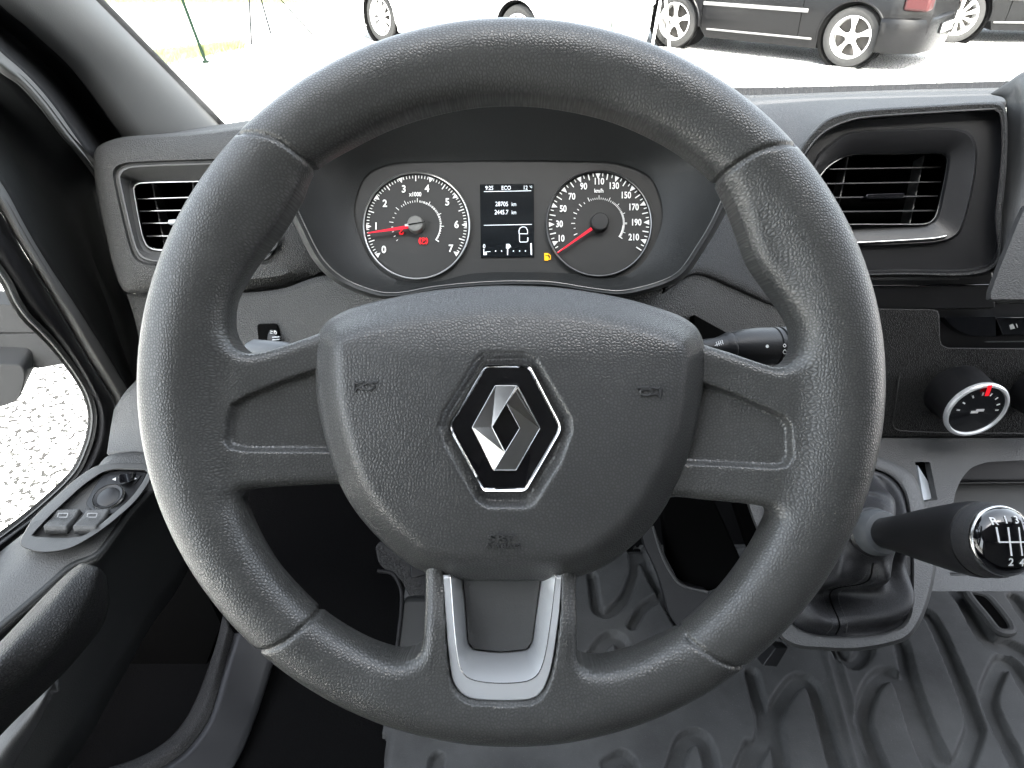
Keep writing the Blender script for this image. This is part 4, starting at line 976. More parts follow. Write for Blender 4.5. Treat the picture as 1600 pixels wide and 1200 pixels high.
# armrest / pull
aL = [(-90,1090,.48),(0,1003,.50),(60,940,.535),(104,897,.555),(124,881,.565)]
aM = [(-90,1120,.455),(0,1035,.475),(66,966,.505),(112,908,.535),(136,881,.555)]
aR = [(-90,1190,.46),(0,1095,.48),(90,1010,.505),(140,930,.535),(155,888,.553)]
aS = [(-90,1260,.50),(0,1150,.52),(105,1046,.55),(168,962,.575),(166,900,.585)]
strip('armrest', [aL, aM, aR, aS], M['pad_d'], door, resamp=12, n=6, th=.01)
# grey bow under the armrest
strip('pull_bow', [[(-60,1210,.56),(0,1146,.575),(40,1098,.59),(66,1068,.60),(91,1061,.605)], [(-40,1240,.55),(10,1170,.565),(50,1118,.58),(75,1080,.59),(84,1068,.60)], [(-20,1300,.56),(20,1200,.575),(50,1150,.585),(72,1105,.595),(78,1078,.603)]], M['fine'], door, resamp=10, th=.01)
# switch pod on the sill
swp = thing('window_switch_pod', 'black switch pod with window buttons and mirror dial on the door sill', 'switch panel', cam(130, 800, .68))
SP = rpoly([(26,852),(52,808),(118,748),(150,727),(176,723),(240,724),(236,750),(212,784),(158,830),(106,860),(60,864)], [14,14,20,14,12,4,10,20,30,24,14], 5)
SIq = rpoly([(48,838),(78,806),(130,758),(160,738),(182,733),(232,735),(224,752),(206,778),(154,822),(130,838),(100,841)], [8,10,16,10,10,4,8,16,10,10,8], 5)
DP = lambda x, y: DZ(y, 1.018)
def offp(f, d): return lambda x, y: f(x, y)+d
cs = (135, 795)
rings('pod_rim', [(SP, offp(DP,.014)), (SP, offp(DP,.003)), (grow(SP,.985,.985,cs), DP), (grow(SIq,1.03,1.03,cs), DP), (SIq, offp(DP,.002)), (SIq, offp(DP,.012))], cs, M['fine'], swp, n=140, smoothpts=False, cap=True, smooth=40)
DQ = offp(DP, .006)
slab('mirror_plate', rpoly([(131,790),(158,742),(186,735),(230,738),(215,770),(186,800),(160,806)], [10,10,8,4,8,10,10]), DQ, .006, M['black'], swp, bevel=.001)
mk_c = cam(171, 778, DP(171, 778)+.004)
nrm = Vector((0, -.25, 1)).normalized()
dk = lathe('mirror_dial', [(-.004,.0150),(.002,.0148),(.0035,.0135),(.0025,.0110),(.0040,.0085),(.0042,0)], mk_c, nrm, M['black'], swp, n=48)
lathe('dial_rim', [(.0012,.0150),(.0022,.0156),(.0034,.0146)], mk_c, nrm, M['edge'], dk, n=48, caps=False)
sl_ = slab('fold_switch_plate', rpoly([(170,743),(220,743),(210,757),(166,757)], 2), offp(DP,.004), .003, M['black'], swp, bevel=.0005)
slab('fold_switch', rpoly([(186,741),(204,739),(204,753),(186,755)], 3), offp(DP,-.004), .010, M['gloss'], swp, bevel=.0015)
decals('switch_arrows', [[(175,749),(181,746),(181,751)], [(214,748),(208,745),(208,750)]], S_of(offp(DP,.0035)), M['icon'], sl_)
for cx_, lab in ((0, 'window_button'), (46, 'window_button')):
    b_ = patch(lab, [[(90+cx_,797,DP(90,797)+.001),(105+cx_,796,DP(105,796)+.001),(124+cx_,795,DP(124,795)+.001)], [(80+cx_,810,DP(80,810)+.004),(97+cx_,810,DP(97,810)+.004),(115+cx_,810,DP(115,810)+.004)], [(68+cx_,822,DP(68,822)-.004),(84+cx_,822,DP(84,822)-.004),(104+cx_,822,DP(104,822)-.004)]], M['fineL'], swp, th=.008, n=6)
    decals('window_symbol', [line(92+cx_,808,104+cx_,808,1.2), line(91+cx_,802,106+cx_,802,1.2), line(91+cx_,802,90+cx_,808,1.2), line(106+cx_,802,104+cx_,808,1.2)], lambda x, y, l=0: cam(x, y, DP(x, y)+.0005-l), M['iconD'], b_)
# windscreen
wsR = Vector((-A0.x+.92, A0.y, A0.z)); up_ = dA*5.4
Vg = [A0+Vector((.0,.01,-.02)), Vector((1.36, A0.y+.01, A0.z-.02)), Vector((1.36, A0.y+up_.y, A0.z+up_.z)), A0+up_]
Vm = Vector((.46, .05, -.01))
g1 = [Vg[0], Vg[1], Vg[2], Vg[3]]
ws_ = thing('windscreen', 'clear windscreen glass above the dashboard', 'windscreen', Vg[0])
Gr = []; F = []
for i in range(9):
    for j in range(17):
        s, t = j/16, i/8; p = Vg[0].lerp(Vg[1], s).lerp(Vg[3].lerp(Vg[2], s), t); p = p+Vector((0, .06, .02))*math.sin(math.pi*s); Gr.append(p)
F = [(i*17+j, i*17+j+1, (i+1)*17+j+1, (i+1)*17+j) for i in range(8) for j in range(16)]
mk('glass_pane', Gr, F, M['glass'], ws_, smooth=60, solid=.005)

# ================================================================== CAB SHELL (keeps the light out as the van's body does)
cab = thing('cab_shell', 'plain lining of the van cab round the driver', 'van cab', (0.4, 0, .65))
top = Vg[3]
box('roof_lining', (-.66, -.95, top.z-.005), (1.46, top.y, top.z+.05), M['cloth'], cab)
box('rear_wall', (-.66, -1.0, .60), (1.46, -.95, top.z+.05), M['cloth'], cab)
box('side_wall', (-.64, -.95, .60), (-.61, 1.25, .83), M['rubber'], cab)
box('side_wall', (-.66, -.95, .83), (-.62, -.60, top.z), M['cloth'], cab)
box('side_wall', (-.66, -.60, 1.93), (-.62, top.y+.02, top.z), M['cloth'], cab)
box('side_wall', (1.42, -.95, .60), (1.46, 1.25, 1.0), M['cloth'], cab)
box('side_wall', (1.42, -.95, 1.0), (1.46, .0, top.z), M['cloth'], cab)
box('side_wall', (1.42, .0, 1.70), (1.46, .45, top.z), M['cloth'], cab)
box('bulkhead', (-.62, 1.22, .60), (1.46, 1.26, 1.20), M['carpet'], cab)
mk('bulkhead_top', [Vector(p) for p in ((-.62,1.22,1.19),(1.46,1.22,1.19),(1.46,1.10,1.225),(-.62,1.10,1.225))], [(0,1,2,3)], M['black'], cab, solid=.01)
box('lower_dash', (-.5, 1.0, .70), (1.3, 1.05, 1.20), M['carpet'], cab)
tag(box('cab_floor', (-.60, -.95, .60), (1.44, 1.24, .632), M['carpet'], None), kind='structure')

# ================================================================== FLOOR MAT
ZF = .65
fm = thing('floor_mat', 'grey rubber floor mat with moulded channel pattern', 'floor mat', (.3, .3, .64))
def fl(px, py, z=ZF):
    p = cam(px, py, DZ(py, z)); return (p.x, p.y)
z8 = lambda x, y: (1040+x*.35, 780+y*.35)
z7_ = lambda x, y: (480+x*.35, 780+y*.35)
CH = []
def ch(pts, f=z8, wd=1.0, closed=False): CH.append(([fl(*f(*p)) for p in (crom(pts, 6, closed) if len(pts) > 2 else pts)], wd))
ch([(560,1500),(520,1200),(492,1000),(505,920),(560,835),(600,808),(645,818),(680,890),(730,1070),(800,1330),(840,1500)])
ch([(1080,1500),(960,1200),(885,1000),(893,905),(935,815),(982,780),(1035,800),(1075,890),(1130,1060),(1200,1220),(1320,1500)])
ch([(1052,640),(1085,780),(1160,990),(1235,1150),(1290,1205),(1330,1170),(1382,1030),(1372,970),(1310,800),(1225,600),(1180,520),(1120,490)])
ch([(1700,1480),(1580,1200),(1465,960),(1442,880),(1470,790),(1508,722),(1550,735),(1610,830),(1760,1080)])
ch([(770,670),(795,712),(845,728),(885,690),(900,650)])
ch([(20,1260),(80,1085),(130,1058),(175,1085),(205,1190),(240,1400)])
ch([(385,780),(425,930),(442,1010),(436,1070),(390,1160),(340,1270)])
ch([(1200,300),(1330,440),(1420,600),(1475,645),(1560,665),(1640,720),(1760,860)], wd=1.3)
ch([(1560,440),(1700,640),(1800,760)])
ch([(250,1400),(300,1290),(345,1180),(380,1100)], wd=.8)
ch([(1190,720),(1250,735),(1320,640),(1362,612),(1400,630),(1420,700),(1440,760)][1:], z7_)
ch([(1270,340),(1285,430),(1300,490),(1350,500),(1420,430),(1460,300),(1440,180)], z7_, .8)
ch([(1450,560),(1500,480),(1560,440)], z7_, .7)
ch([(1480,200),(1530,330),(1640,520),(1700,640),(1720,760)], z7_, .8)
ch([(210,1120),(260,1300)], z7_, .8); ch([(330,1050),(310,1300)], z7_, .6); ch([(580,1160),(540,1330)], z7_, .9); ch([(1340,1180),(1400,1150),(1440,1170),(1480,1300)], z7_, .8)
RG = []
RG.append([fl(*z8(*p)) for p in crom([(700,560),(740,690),(800,900),(880,1180),(940,1400)], 6)])
h = .0026; xs = np.arange(-.165, 1.40, h); ys = np.arange(-.22, .80, h)
X, Y = np.meshgrid(xs, ys, indexing='ij')
def pd(P):
    d = np.full(X.shape, 1e9)
    for a, b in zip(P[:-1], P[1:]):
        e = (b[0]-a[0], b[1]-a[1]); t = np.clip(((X-a[0])*e[0]+(Y-a[1])*e[1])/(e[0]**2+e[1]**2+1e-12), 0, 1); d = np.minimum(d, np.hypot(X-a[0]-e[0]*t, Y-a[1]-e[1]*t))
    return d
Z = np.full(X.shape, ZF)
rng = np.random.default_rng(3)
cut = np.zeros(X.shape)
for P, wd in CH:
    d = pd(P); cut = np.maximum(cut, 1-sst(d, .0080*wd, .0112*wd)); Z += 0
Z = Z-.0110*cut
for P in RG: d = pd(P); Z += .004*np.exp(-((d-.009)/.003)**2)
Z += .0015*np.sin(X*9+1)*np.sin(Y*7)
edge = np.minimum(np.minimum(X-xs[0], xs[-1]-X), np.minimum(Y-ys[0], ys[-1]-Y)); Z -= .01*(1-sst(edge, 0, .02))
nx, ny = X.shape
V = np.stack([X-.3, Y-.3, Z-.64], -1).reshape(-1, 3); I = np.arange(nx*ny).reshape(nx, ny)
Q = np.stack([I[:-1,:-1], I[1:,:-1], I[1:,1:], I[:-1,1:]], -1).reshape(-1, 4)
mo = mesh_np('mat_sheet', V, Q, M['mat'], fm)
# slot in the mat at the right border: moulded recess with raised rim
so_ = [fl(*z8(*p)) for p in crom([(1345,430),(1395,428),(1440,450),(1500,520),(1535,570),(1540,600),(1505,605),(1470,590),(1430,540)], 6, True)]
V, F = tube_geo([(p[0], p[1], ZF+.004) for p in so_], .006, 8, True); mk('slot_rim', V, F, M['mat'], fm)
mk('slot_floor', [Vector((p[0], p[1], ZF+.003)) for p in so_], [tuple(range(len(so_)))], M['matte'], fm, smooth=None, solid=.002)
# ------------------------------------------------------------------ pedals
ac = thing('accelerator_pedal', 'black textured accelerator pedal right of the hub', 'pedal', cam(1050, 900, .95))
pa = plane3((1010,820,.93),(1110,930,.88),(1060,985,.89))
slab('pedal_pad', rpoly([(1000,812),(1022,822),(1040,870),(1062,912),(1110,926),(1104,948),(1088,980),(1062,984),(1046,962),(1030,900),(1006,850)], [6,8,10,14,6,8,8,8,10,20,8]), pa, .02, M['rubber'], ac, bevel=.003)
tube('pedal_edge', [S_of(pa)(x, y, .001) for x, y in crom([(1020,822),(1032,862),(1048,895),(1066,915),(1106,925)], 6)], .0018, M['fineL'], ac, n=8)
slab('pedal_arm', [(1024,700),(1080,700),(1170,900),(1108,925),(1064,912),(1042,870)], off(pa, .02), .02, M['matte'], ac, bevel=.003)
bp_ = thing('brake_pedal', 'dark brake pedal below the left edge of the hub', 'pedal', cam(640, 960, 1.0))
pb = plane3((600,860,1.0),(660,860,1.0),(640,1000,.93))
slab('pedal_arm', [(640,700),(690,700),(668,900),(640,905)], off(pb,.02), .02, M['black'], bp_, bevel=.003)
slab('pedal_pad', rpoly([(628,936),(720,936),(720,1060),(616,1060),(620,980)], 14), pb, .02, M['hood'], bp_, bevel=.004)
tube('pad_rim', [S_of(pb)(x, y, .001) for x, y in crom([(590,892),(615,898),(628,930),(622,1000),(616,1050)], 6)], .003, M['rubber'], bp_, n=8)
ct = thing('carpet_pad', 'speckled dark sound pad above the brake pedal', 'carpet pad', cam(640, 900, 1.05))
slab('pad', rpoly([(585,850),(700,850),(700,934),(640,934),(626,905),(592,884)], 10), off(pb,.06), .02, mat('speckle', (.03,.03,.03), .9, grain=.002, gsize=260, gtype='noise', var=.6, vsize=260), ct, bevel=.004)
# console foot beside the accelerator and the grey strips under the spoke
kf_ = thing('console_foot', 'black side of the console with two small brackets beside the accelerator pedal', 'console side', cam(1190, 830, .86))
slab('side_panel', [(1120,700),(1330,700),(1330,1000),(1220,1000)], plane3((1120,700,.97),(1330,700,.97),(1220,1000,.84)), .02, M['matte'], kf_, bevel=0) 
slab('foot_bracket', [(1110,960),(1124,944),(1120,962),(1096,985)], .86, .01, M['fineL'], kf_, bevel=.001)
slab('foot_bracket', [(1192,1040),(1212,1012),(1232,1012),(1214,1042)], .80, .02, M['black'], kf_, bevel=.001)
# kick panel left below
kk = thing('kick_panel', 'dark grey plastic kick panel beneath the dashboard at lower left', 'kick panel', cam(340, 1080, .95))
EL = [(348,962,.975),(337,1008,.95),(320,1058,.92),(304,1097,.895),(284,1132,.87),(252,1164,.845),(200,1190,.825),(110,1216,.80)]
ER = [(366,990,.965),(354,1030,.94),(343,1072,.91),(333,1110,.885),(312,1148,.86),(280,1182,.835),(226,1214,.81),(130,1250,.785)]
EM = [((p[0]+q[0])/2, (p[1]+q[1])/2, (p[2]+q[2])/2-.006) for p, q in zip(EL, ER)]
strip('edge_face', [EL, EM, ER], M['pad_d'], kk, resamp=12)
strip('side_face', [ER, [(440,985,.975),(425,1040,.945),(410,1090,.915),(392,1140,.88),(372,1185,.85),(340,1230,.82),(290,1270,.795),(200,1310,.775)]], M['black'], kk, resamp=12)
strip('lever', [[(437,1067,.98),(448,1095,.97),(454,1120,.96),(448,1160,.94),(440,1230,.92)], [(446,1072,.98),(460,1100,.965),(466,1125,.955),(474,1160,.94),(480,1230,.92)]], M['fine'], kk, resamp=8)
slab('sill_face', [(185,905),(300,880),(345,975),(300,1100),(255,1160),(190,1190),(120,1300),(80,1300)], .97, .02, M['matte'], kk, bevel=0)

# ================================================================== OUTSIDE
def gmat(name, c1, c2, scale, bump):
    m = bpy.data.materials.new(name); m.use_nodes = True; t = m.node_tree; N = t.nodes; L = t.links; b = N['Principled BSDF']; b.inputs['Roughness'].default_value = .85
    tc = N.new('ShaderNodeTexCoord'); vo = N.new('ShaderNodeTexVoronoi'); vo.feature = 'DISTANCE_TO_EDGE'; vo.inputs['Scale'].default_value = scale
    L.new(tc.outputs['Object'], vo.inputs['Vector'])
    v2 = N.new('ShaderNodeTexVoronoi'); v2.inputs['Scale'].default_value = scale; L.new(tc.outputs['Object'], v2.inputs['Vector'])
    mr = N.new('ShaderNodeMapRange'); mr.inputs[1].default_value = .43; mr.inputs[2].default_value = .475
    sn = N.new('ShaderNodeTexNoise'); sn.inputs['Scale'].default_value = 48; sn.inputs['Detail'].default_value = 3; sn.inputs['Roughness'].default_value = .55; L.new(tc.outputs['Object'], sn.inputs['Vector']); L.new(sn.outputs['Fac'], mr.inputs[0])
    nz = N.new('ShaderNodeTexNoise'); nz.inputs['Scale'].default_value = .6; nz.inputs['Detail'].default_value = 6; L.new(tc.outputs['Object'], nz.inputs['Vector'])
    mx = N.new('ShaderNodeMix'); mx.data_type = 'RGBA'; L.new(mr.outputs[0], mx.inputs[0]); mx.inputs[6].default_value = (*c2, 1)
    m2 = N.new('ShaderNodeMix'); m2.data_type = 'RGBA'; m2.blend_type = 'MULTIPLY'; m2.inputs[0].default_value = .55; m2.inputs[6].default_value = (*c1, 1); L.new(v2.outputs['Color'], m2.inputs[7])
    hs_ = N.new('ShaderNodeHueSaturation'); hs_.inputs['Saturation'].default_value = .15; hs_.inputs['Value'].default_value = 1.25; L.new(m2.outputs[2], hs_.inputs['Color']); L.new(hs_.outputs[0], mx.inputs[7])
    L.new(mx.outputs[2], b.inputs['Base Color'])
    bp = N.new('ShaderNodeBump'); bp.inputs['Distance'].default_value = bump; L.new(mr.outputs[0], bp.inputs['Height']); L.new(bp.outputs[0], b.inputs['Normal'])
    return m
M['gravel'] = gmat('gravel', (.48,.455,.41), (.010,.009,.008), 50, .02)
V = [Vector((x, y, 0)) for x, y in ((-150,-60),(150,-60),(150,200),(-150,200))]
tag(mk('ground', V, [(0,1,2,3)], M['gravel'], None, smooth=None), kind='structure')
def gp(px, py, z=0): 
    p = cam(px, py, DZ(py, z)); return Vector((p.x, p.y, z))
# grass patches
M['grass'] = mat('grass_blade', (.13, .15, .06), .7, var=.4, vsize=3)
V = []; F = []; random.seed(2)
def blades(cx, cy, n):
    for _ in range(n):
        x = cx+random.gauss(0, 1)*0; 
pg = [(230,72,100,102,6000), ]
def tuft(p, s):
    a = random.uniform(0, 6.28); l = random.uniform(.03, .09)*s; b = len(V); wd = .006
    dx, dy = math.cos(a)*wd, math.sin(a)*wd; lean = Vector((random.uniform(-.03,.03), random.uniform(-.03,.03), l))
    V.extend([p+Vector((dx,dy,0)), p-Vector((dx,dy,0)), p+lean-Vector((dx*.3,dy*.3,0)), p+lean+Vector((dx*.3,dy*.3,0))]); F.append((b,b+1,b+2,b+3))
for _ in range(9000):
    t = random.random(); px = 232+t*150; py = 95-t*24+random.gauss(0, 1)*(5.5-3.5*t); tuft(gp(px, py), .9)
for _ in range(14000):
    px = random.uniform(150, 480); py = random.uniform(-8, 5)+random.gauss(0,1.5); tuft(gp(px, py), 1.3)
for _ in range(12000):
    px = random.uniform(-300, 600); tuft(gp(px, random.uniform(-60,-12)), 1.5)
tag(mk('grass', V, F, M['grass'], None, smooth=None), kind='stuff')
# thin posts on the forecourt
M['green'] = mat('green_paint', (.004,.010,.006), .9, spec=.1); M['steel'] = mat('dark_steel', (.008,.008,.009), .9, spec=.1)
def post(px0, py0, px1, py1, r, label, m, g=None):
    b = gp(px1, py1); D = DZ(py1, 0); e = cam(px0, py0, D*.97); t = thing('thin_post', label, 'post', b, g); d = (e-b); tube('pole', [b, b+d*1.0, b+d*2.6], r, m, t, n=10)
    lathe('foot', [(0,r*2.2),(.02,r*2.2),(.03,r)], b, Vector((0,0,1)), m, t, n=16); return t
post(285, 0, 322, 98, .018, 'dark green slanting post nearest the windscreen pillar', M['green'])
def tpole(name, t, px0, py0, px1, py1, r):
    b = gp(px1, py1); D = DZ(py1, 0); e = cam(px0, py0, D); d = e-b; tube(name, [b, b+d*2.2], r, M['steel'], t, n=8)
sw_ = thing('post_frame', 'dark splayed frame legs behind the green post', 'frame', gp(420, 55))
tpole('leg', sw_, 389, -10, 393, 70, .012); tpole('leg', sw_, 405, -12, 423, 52, .013); tpole('leg', sw_, 432, -8, 488, 54, .010)
bd = thing('wood_plank', 'short pale wooden plank lying on the gravel between the frame legs', 'plank', gp(440, 59))
pa_ = gp(421, 61); pb_ = gp(458, 57); u = (pb_-pa_)/2; V = []; F = []; box_geo((pa_+pb_)/2+Vector((0,0,.03)), u, Vector((0,.07,0)), Vector((0,0,.03)), V, F)
mk('board', V, F, mat('wood', (.40,.30,.18), .7, var=.3), bd, bevel=.005)

# ------------------------------------------------------------------ cars
def paint(name, col, rough=.25, coat=1): return mat(name, col, rough, coat=coat, spec=.25)
M['tyre'] = mat('tyre', (.012,.012,.012), .8, grain=.002, gsize=120, gtype='noise', var=.3); M['alloy'] = mat('alloy', (.62,.62,.62), .35, .55); M['carglass'] = mat('car_glass', (.01,.012,.014), .05, coat=.5)
M['tail'] = mat('tail_lamp', (.03,.0006,.001), .4); M['head'] = mat('head_lamp', (.6,.62,.65), .08, coat=1)
def car(label, rearc, head, L, Wd, H, wb, rear_ov, wr, pm, spokes, group, flip=False, gc=.17, plate=False):
    """rearc: ground point under the near rear wheel; head: heading; near side is the side of that wheel"""
    h_ = Vector((head[0], head[1], 0)).normalized(); z = Vector((0,0,1))
    side = Vector((-h_.y, h_.x, 0))            # left of heading
    inn = side if side.dot(Vector((0,1,0))) > 0 else -side   # away from the camera
    t = thing('parked_car', label, 'car', rearc, group)
    o = rearc-h_*rear_ov
    def P(x, y, zz): return o+h_*x+inn*y+z*zz
    wx = [rear_ov, rear_ov+wb]; ra = wr*1.16
    # lower body: station loft with arches cut by following the arch line
    xs_ = sorted(set([0,.04,.10,.2]+[L-.2,L-.10,L-.04,L]+[rear_ov+ra*math.cos(R(a)) for a in range(0, 181, 12)]+[rear_ov+wb+ra*math.cos(R(a)) for a in range(0, 181, 12)]+list(np.linspace(.2, L-.2, 26))))
    def low(x):
        b_ = gc+.10*max(0, 1-x/.35)+.10*max(0, 1-(L-x)/.35)
        for c in wx:
            if abs(x-c) < ra: b_ = max(b_, wr+math.sqrt(max(0, ra*ra-(x-c)**2)))
        return b_
    def belt(x): return .80+.09*math.sin(min(1, x/(L*.75))*math.pi*.5)*0+ (.10 if x < L*.75 else .10-.22*((x-L*.75)/(L*.25))**1.5)
    def inset(x, zz):
        e = min(x, L-x); f = .22*max(0, 1-e/.38)**2.2
        s = .035*max(0, (.38-zz)/.2) if zz < .38 else .0
        s += .06*max(0, (zz-.62)/.3)**1.5
        crease = -.010*math.exp(-((zz-.56)/.03)**2)
        return f+s+crease+.012
    V = []; F = []; nz = 12
    for x in xs_:
        lo, hi = low(x), belt(x)
        e = min(x, L-x)
        for k in range(nz+1):
            zz = lo+(hi-lo)*k/nz; V.append(P(x+(.05*math.sin(math.pi*min(1,(zz-.2)/.7)) if x > L-.01 else (-.05*math.sin(math.pi*min(1,(zz-.2)/.7)) if x < .01 else 0)), inset(x, zz), zz))
        for k in range(nz, -1, -1):
            zz = lo+(hi-lo)*k/nz; V.append(P(x+(.05*math.sin(math.pi*min(1,(zz-.2)/.7)) if x > L-.01 else (-.05*math.sin(math.pi*min(1,(zz-.2)/.7)) if x < .01 else 0)), Wd-inset(x, zz), zz))
    m_ = 2*(nz+1)
    for i in range(len(xs_)-1):
        for k in range(m_): F.append((i*m_+k, i*m_+(k+1) % m_, (i+1)*m_+(k+1) % m_, (i+1)*m_+k))
    F.append(tuple(range(m_))); F.append(tuple((len(xs_)-1)*m_+k for k in range(m_)))
    body = mk('body', V, F, pm, t, smooth=40)
    # cabin
    cabp = [(.12,.86,.10),(.45,H-.08,.24),(.75,H-.01,.27),(1.5,H,.28),(2.2,H-.06,.26),(L*.76,.86,.10)]
    V = []; F = []
    for x, zz, ins in cabp: V.append(P(x, ins, zz)); 
    for x, zz, ins in cabp: V.append(P(x, Wd-ins, zz))
    n = len(cabp); F = [tuple(range(n)), tuple(range(2*n-1, n-1, -1))]+[(i, (i+1) % n, n+(i+1) % n, n+i) for i in range(n)]
    mk('cabin_glass', V, F, M['carglass'], t, bevel=.04, seg=3)
    V = []; F = []
    for x in np.linspace(.5, 2.15, 8):
        for y in np.linspace(.24, Wd-.24, 5): V.append(P(x, y, H+.012-.04*abs(y/Wd-.5)**2*4-.02*abs(x-1.3)))
    F = [(i*5+j, i*5+j+1, (i+1)*5+j+1, (i+1)*5+j) for i in range(7) for j in range(4)]
    mk('roof', V, F, pm, t, solid=.03, face_cam=False)
    # arch liners, sills, mouldings, doors
    for c in wx:
        lathe('wheel_arch', [(.03, ra*.995), (.05, ra*.93), (.45, ra*.9), (.46, 0)], P(c, 0, wr), inn, M['matte'], t, n=40, caps=False)
        V = []; F = []; q = [P(c+(ra+.008)*math.cos(R(a)), inset(c+(ra)*math.cos(R(a)), wr+ra*math.sin(R(a)))-.004, wr+(ra+.008)*math.sin(R(a))) for a in range(-8, 189, 8)]
        tube('arch_lip', q, .014, pm, body, n=6)
    for (x0, x1, zz, hh, mt) in ((rear_ov+wr+.22, rear_ov+wb-wr-.10, .575, .022, 'edge' if not flip else 'none'), (rear_ov+wr+.12, rear_ov+wb-wr-.18, .275, .012, 'edge')):
        if mt == 'none': continue
        V = []; F = []; box_geo(P((x0+x1)/2, inset((x0+x1)/2, zz)-.006, zz), h_*((x1-x0)/2), inn*.012, z*hh, V, F); mk('side_moulding', V, F, M['mould'], body, bevel=.006)
    for x in (rear_ov+.62, rear_ov+wb-.42):
        V, F = tube_geo([P(x, inset(x, q)-.001, q) for q in (.26,.4,.55,.7,.86)], .004, 6); mk('door_gap', V, F, M['matte'], body)
    # rear bumper, lamps, exhaust side
    V = []; F = []
    for q in np.linspace(0, 1, 14):
        xx = .0+(q if q < .99 else .99)*0
    arc = [(.42,.004),(.25,.03),(.10,.10),(.0,.24),(-.05,.5),(-.06,Wd/2)]
    arc = arc+[(x, Wd-y) for x, y in reversed(arc[:-1])]
    def bump_(xf, name):
        V = []; F = []; sec = [(-.02,.19),(.005,.20),(.022,.26),(.032,.36),(.034,.50),(.022,.55),(-.02,.57)]
        for x, y in arc:
            nx_ = Vector((-1 if True else 1, 0)); 
            for o_, zz in sec:
                dxx = -o_*(1 if x < .2 else .3); dyy = (-o_ if y < Wd/2 else o_)*(1 if x > .02 else .35)
                X_ = x+dxx; X_ = X_ if xf == 0 else L-X_; V.append(P(X_, y+dyy+.0, zz))
        k = len(sec); F = [(i*k+j, i*k+j+1, (i+1)*k+j+1, (i+1)*k+j) for i in range(len(arc)-1) for j in range(k-1)]
        return mk(name, V, F, pm, t, solid=.012, smooth=50)
    bump_(0, 'rear_bumper'); bump_(1, 'front_bumper')
    for yy in (.10, Wd-.10):
        V = []; F = []; box_geo(P(.09, yy, .74), h_*.13, inn*.10, z*.10, V, F); mk('tail_lamp', V, F, M['tail'], t, bevel=.03, seg=3)
        V = []; F = []; box_geo(P(L-.17, yy+(.06 if yy < 1 else -.06), .66), h_*.13, inn*.14, z*.07, V, F); mk('head_lamp', V, F, M['head'], t, bevel=.03, seg=3)
    V = []; F = []; box_geo(P(L+.055, Wd/2, .36), h_*.008, inn*.40, z*.07, V, F); mk('grille', V, F, M['matte'], t, bevel=.01)
    for sgn, xx in ((1, L+.098), (-1, -.098)):
        V = []; F = []; box_geo(P(xx, Wd/2, .44), h_*.008, inn*.26, z*.055, V, F); pf = mk('number_plate_frame', V, F, M['rubber'], t, bevel=.002)
        V = []; F = []; box_geo(P(xx+.007*sgn, Wd/2, .44), h_*.004, inn*.25, z*.047, V, F); pp = mk('number_plate', V, F, M['print2'], pf)
        V = []; F = []
        for i, (q, wq) in enumerate(((-.16,.018),(-.115,.018),(-.05,.018),(-.005,.018),(.04,.018),(.105,.018),(.15,.018))):
            box_geo(P(xx+.0125*sgn, Wd/2+q*1.0, .44), h_*.001, inn*wq*.75, z*.026, V, F)
        mk('plate_characters', V, F, M['platech'], pp)
        V = []; F = []; box_geo(P(xx+.0118*sgn, Wd/2-.235*(1 if h_.x > 0 else 1), .44), h_*.0012, inn*.015, z*.046, V, F); mk('plate_band', V, F, M['green2'], pp)
    # wheels
    for c in wx:
        for yy, sg in ((.0, 1), (Wd, -1)):
            yo = .045*sg+yy; ax_ = -inn*sg; oc = P(c, yo, wr)
            wb_ = lathe('wheel', [(-.19, wr*.62),(-.19, wr*.93),(-.17, wr),(-.03, wr),(-.005, wr*.965),(.004, wr*.86),(.002, wr*.74),(-.004, wr*.70)], oc, ax_, M['tyre'], t, n=64, smooth=50, caps=False)
            lathe('rim_barrel', [(.004, wr*.715),(.006, wr*.70),(.0, wr*.665),(-.03, wr*.645),(-.10, wr*.62)], oc, ax_, M['alloy'], wb_, n=64, caps=False)
            lathe('brake_disc', [(-.10, wr*.645),(-.10, 0)], oc, ax_, M['hubdark'], wb_, n=48)
            if yy > 0: continue
            a_ = (h_-ax_*h_.dot(ax_)).normalized(); b_ = z; V = []; F = []
            ns = spokes
            for k in range(ns):
                for dd in ((0,) if ns == 5 else (-.085, .085)):
                    th_ = 2*math.pi*k/ns+.3+dd; dr = a_*math.cos(th_)+b_*math.sin(th_); dt = -a_*math.sin(th_)+b_*math.cos(th_)
                    w0, w1 = ((.16,.30) if ns == 5 else (.055,.07)); r0, r1 = wr*.10, wr*.69; b = len(V)
                    w1_ = w1*wr*.5; w0_ = w0*wr*.5
                    for rr, w_, dpt in ((r0, w0_*1.1, -.022), (r0+.4*(r1-r0), w0_*.8, -.012), (r1, w1_, -.010)):
                        V += [oc+dr*rr+dt*w_+ax_*dpt, oc+dr*rr-dt*w_+ax_*dpt, oc+dr*rr-dt*w_*.8+ax_*(dpt-.035), oc+dr*rr+dt*w_*.8+ax_*(dpt-.035)]
                    for s_ in (0, 4):
                        for q in range(4): F.append((b+s_+q, b+s_+(q+1) % 4, b+s_+4+(q+1) % 4, b+s_+4+q))
            mk('spokes', V, F, M['alloy'], wb_, bevel=.006, smooth=40)
            lathe('hub_cap', [(-.03, wr*.20),(-.012, wr*.19),(-.006, wr*.12),(-.005, 0)], oc, ax_, M['alloy'], wb_, n=32)
    return t
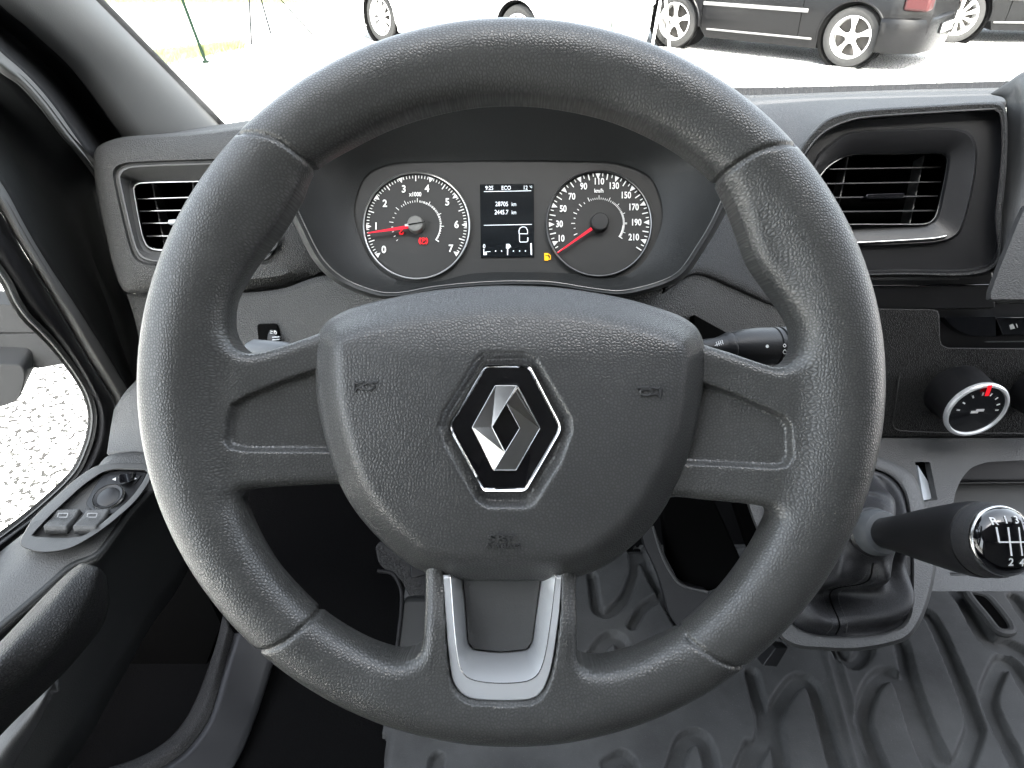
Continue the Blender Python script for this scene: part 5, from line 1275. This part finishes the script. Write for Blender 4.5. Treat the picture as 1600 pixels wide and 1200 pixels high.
M['print2'] = mat('plate_white', (.75,.75,.72), .4); M['platech'] = mat('plate_ink', (.30,.30,.31), .5); M['green2'] = mat('plate_green', (.02,.30,.20), .4); M['hubdark'] = mat('brake_dark', (.06,.055,.05), .5, .3)
blackp = paint('black_paint', (.003,.003,.0034), .25, coat=.0); whitep = paint('white_paint', (.80,.80,.80), .3); greyp = paint('dark_grey_paint', (.004,.0042,.0046), .25, coat=.0)
G1r, G1f = gp(1315, 106), gp(1046, 75)
d_ = (G1r-G1f); wb1 = d_.length
car('black hatchback with five spoke wheels and side moulding, parked side on', G1r, (-d_.x, -d_.y), wb1+1.55, 1.66, 1.45, wb1, .72, .325, blackp, 5, 'cars parked outside')
W1, W2 = gp(594, 67), gp(806, 103)
dw_ = W2-W1
car('white car with its front wheel behind the top of the steering wheel', W1, (dw_.x, dw_.y), dw_.length+1.6, 1.72, 1.5, dw_.length, .75, .33, whitep, 10, 'cars parked outside', flip=True)
C3 = gp(1488, 68)
car('dark car with ten spoke wheel cut off by the right border', C3, (1, -.10), 4.3, 1.75, 1.48, 2.62, .45 if False else .80, .345, greyp, 10, 'cars parked outside')
# white stepladder-like stand in front of the black car's front wheel
st = thing('folding_stand', 'white folding stand leaning open before the black car front wheel', 'folding stand', gp(1018, 72))
def seg(x0, y0, x1, y1, r, k=1.0):
    b = gp(x1, y1); e = cam(x0, y0, DZ(y1, 0)*k); tube('leg', [b, b+(e-b)*1.6], r, M['whitemetal'], st, n=8)
M['whitemetal'] = mat('white_metal', (.75,.75,.75), .4)
seg(1024, 0, 992, 62, .022, .98); seg(1032, 0, 1018, 78, .02); seg(1040, 0, 1046, 76, .02, .98)
tube('crossbar', [cam(1004, 24, DZ(66,0)), cam(1022, 28, DZ(70,0))], .016, M['whitemetal'], st, n=8)
# wing mirror outside the driver window
wm = thing('wing_mirror', 'grey wing mirror and its arm outside the driver window', 'wing mirror', cam(30, 550, 1.0))
slab('upper_arm', rpoly([(-60,470),(30,478),(52,505),(56,520),(-60,520)], 6), DX(20, -.76), .06, M['mirrorg'], wm, bevel=.01, seg=3, dirn=Vector((-.6,.8,0)))
slab('mirror_arm', rpoly([(-60,524),(66,521),(90,545),(106,568),(60,576),(-60,572)], 8), DX(30, -.75), .07, M['mirrorg'], wm, bevel=.012, seg=3, dirn=Vector((-.6,.8,0)))
slab('mirror_case', rpoly([(-90,566),(34,570),(40,590),(30,625),(4,636),(-90,650)], 10), DX(10, -.74), .10, M['mirrorg'], wm, bevel=.015, seg=3, dirn=Vector((-.3,.95,0)))
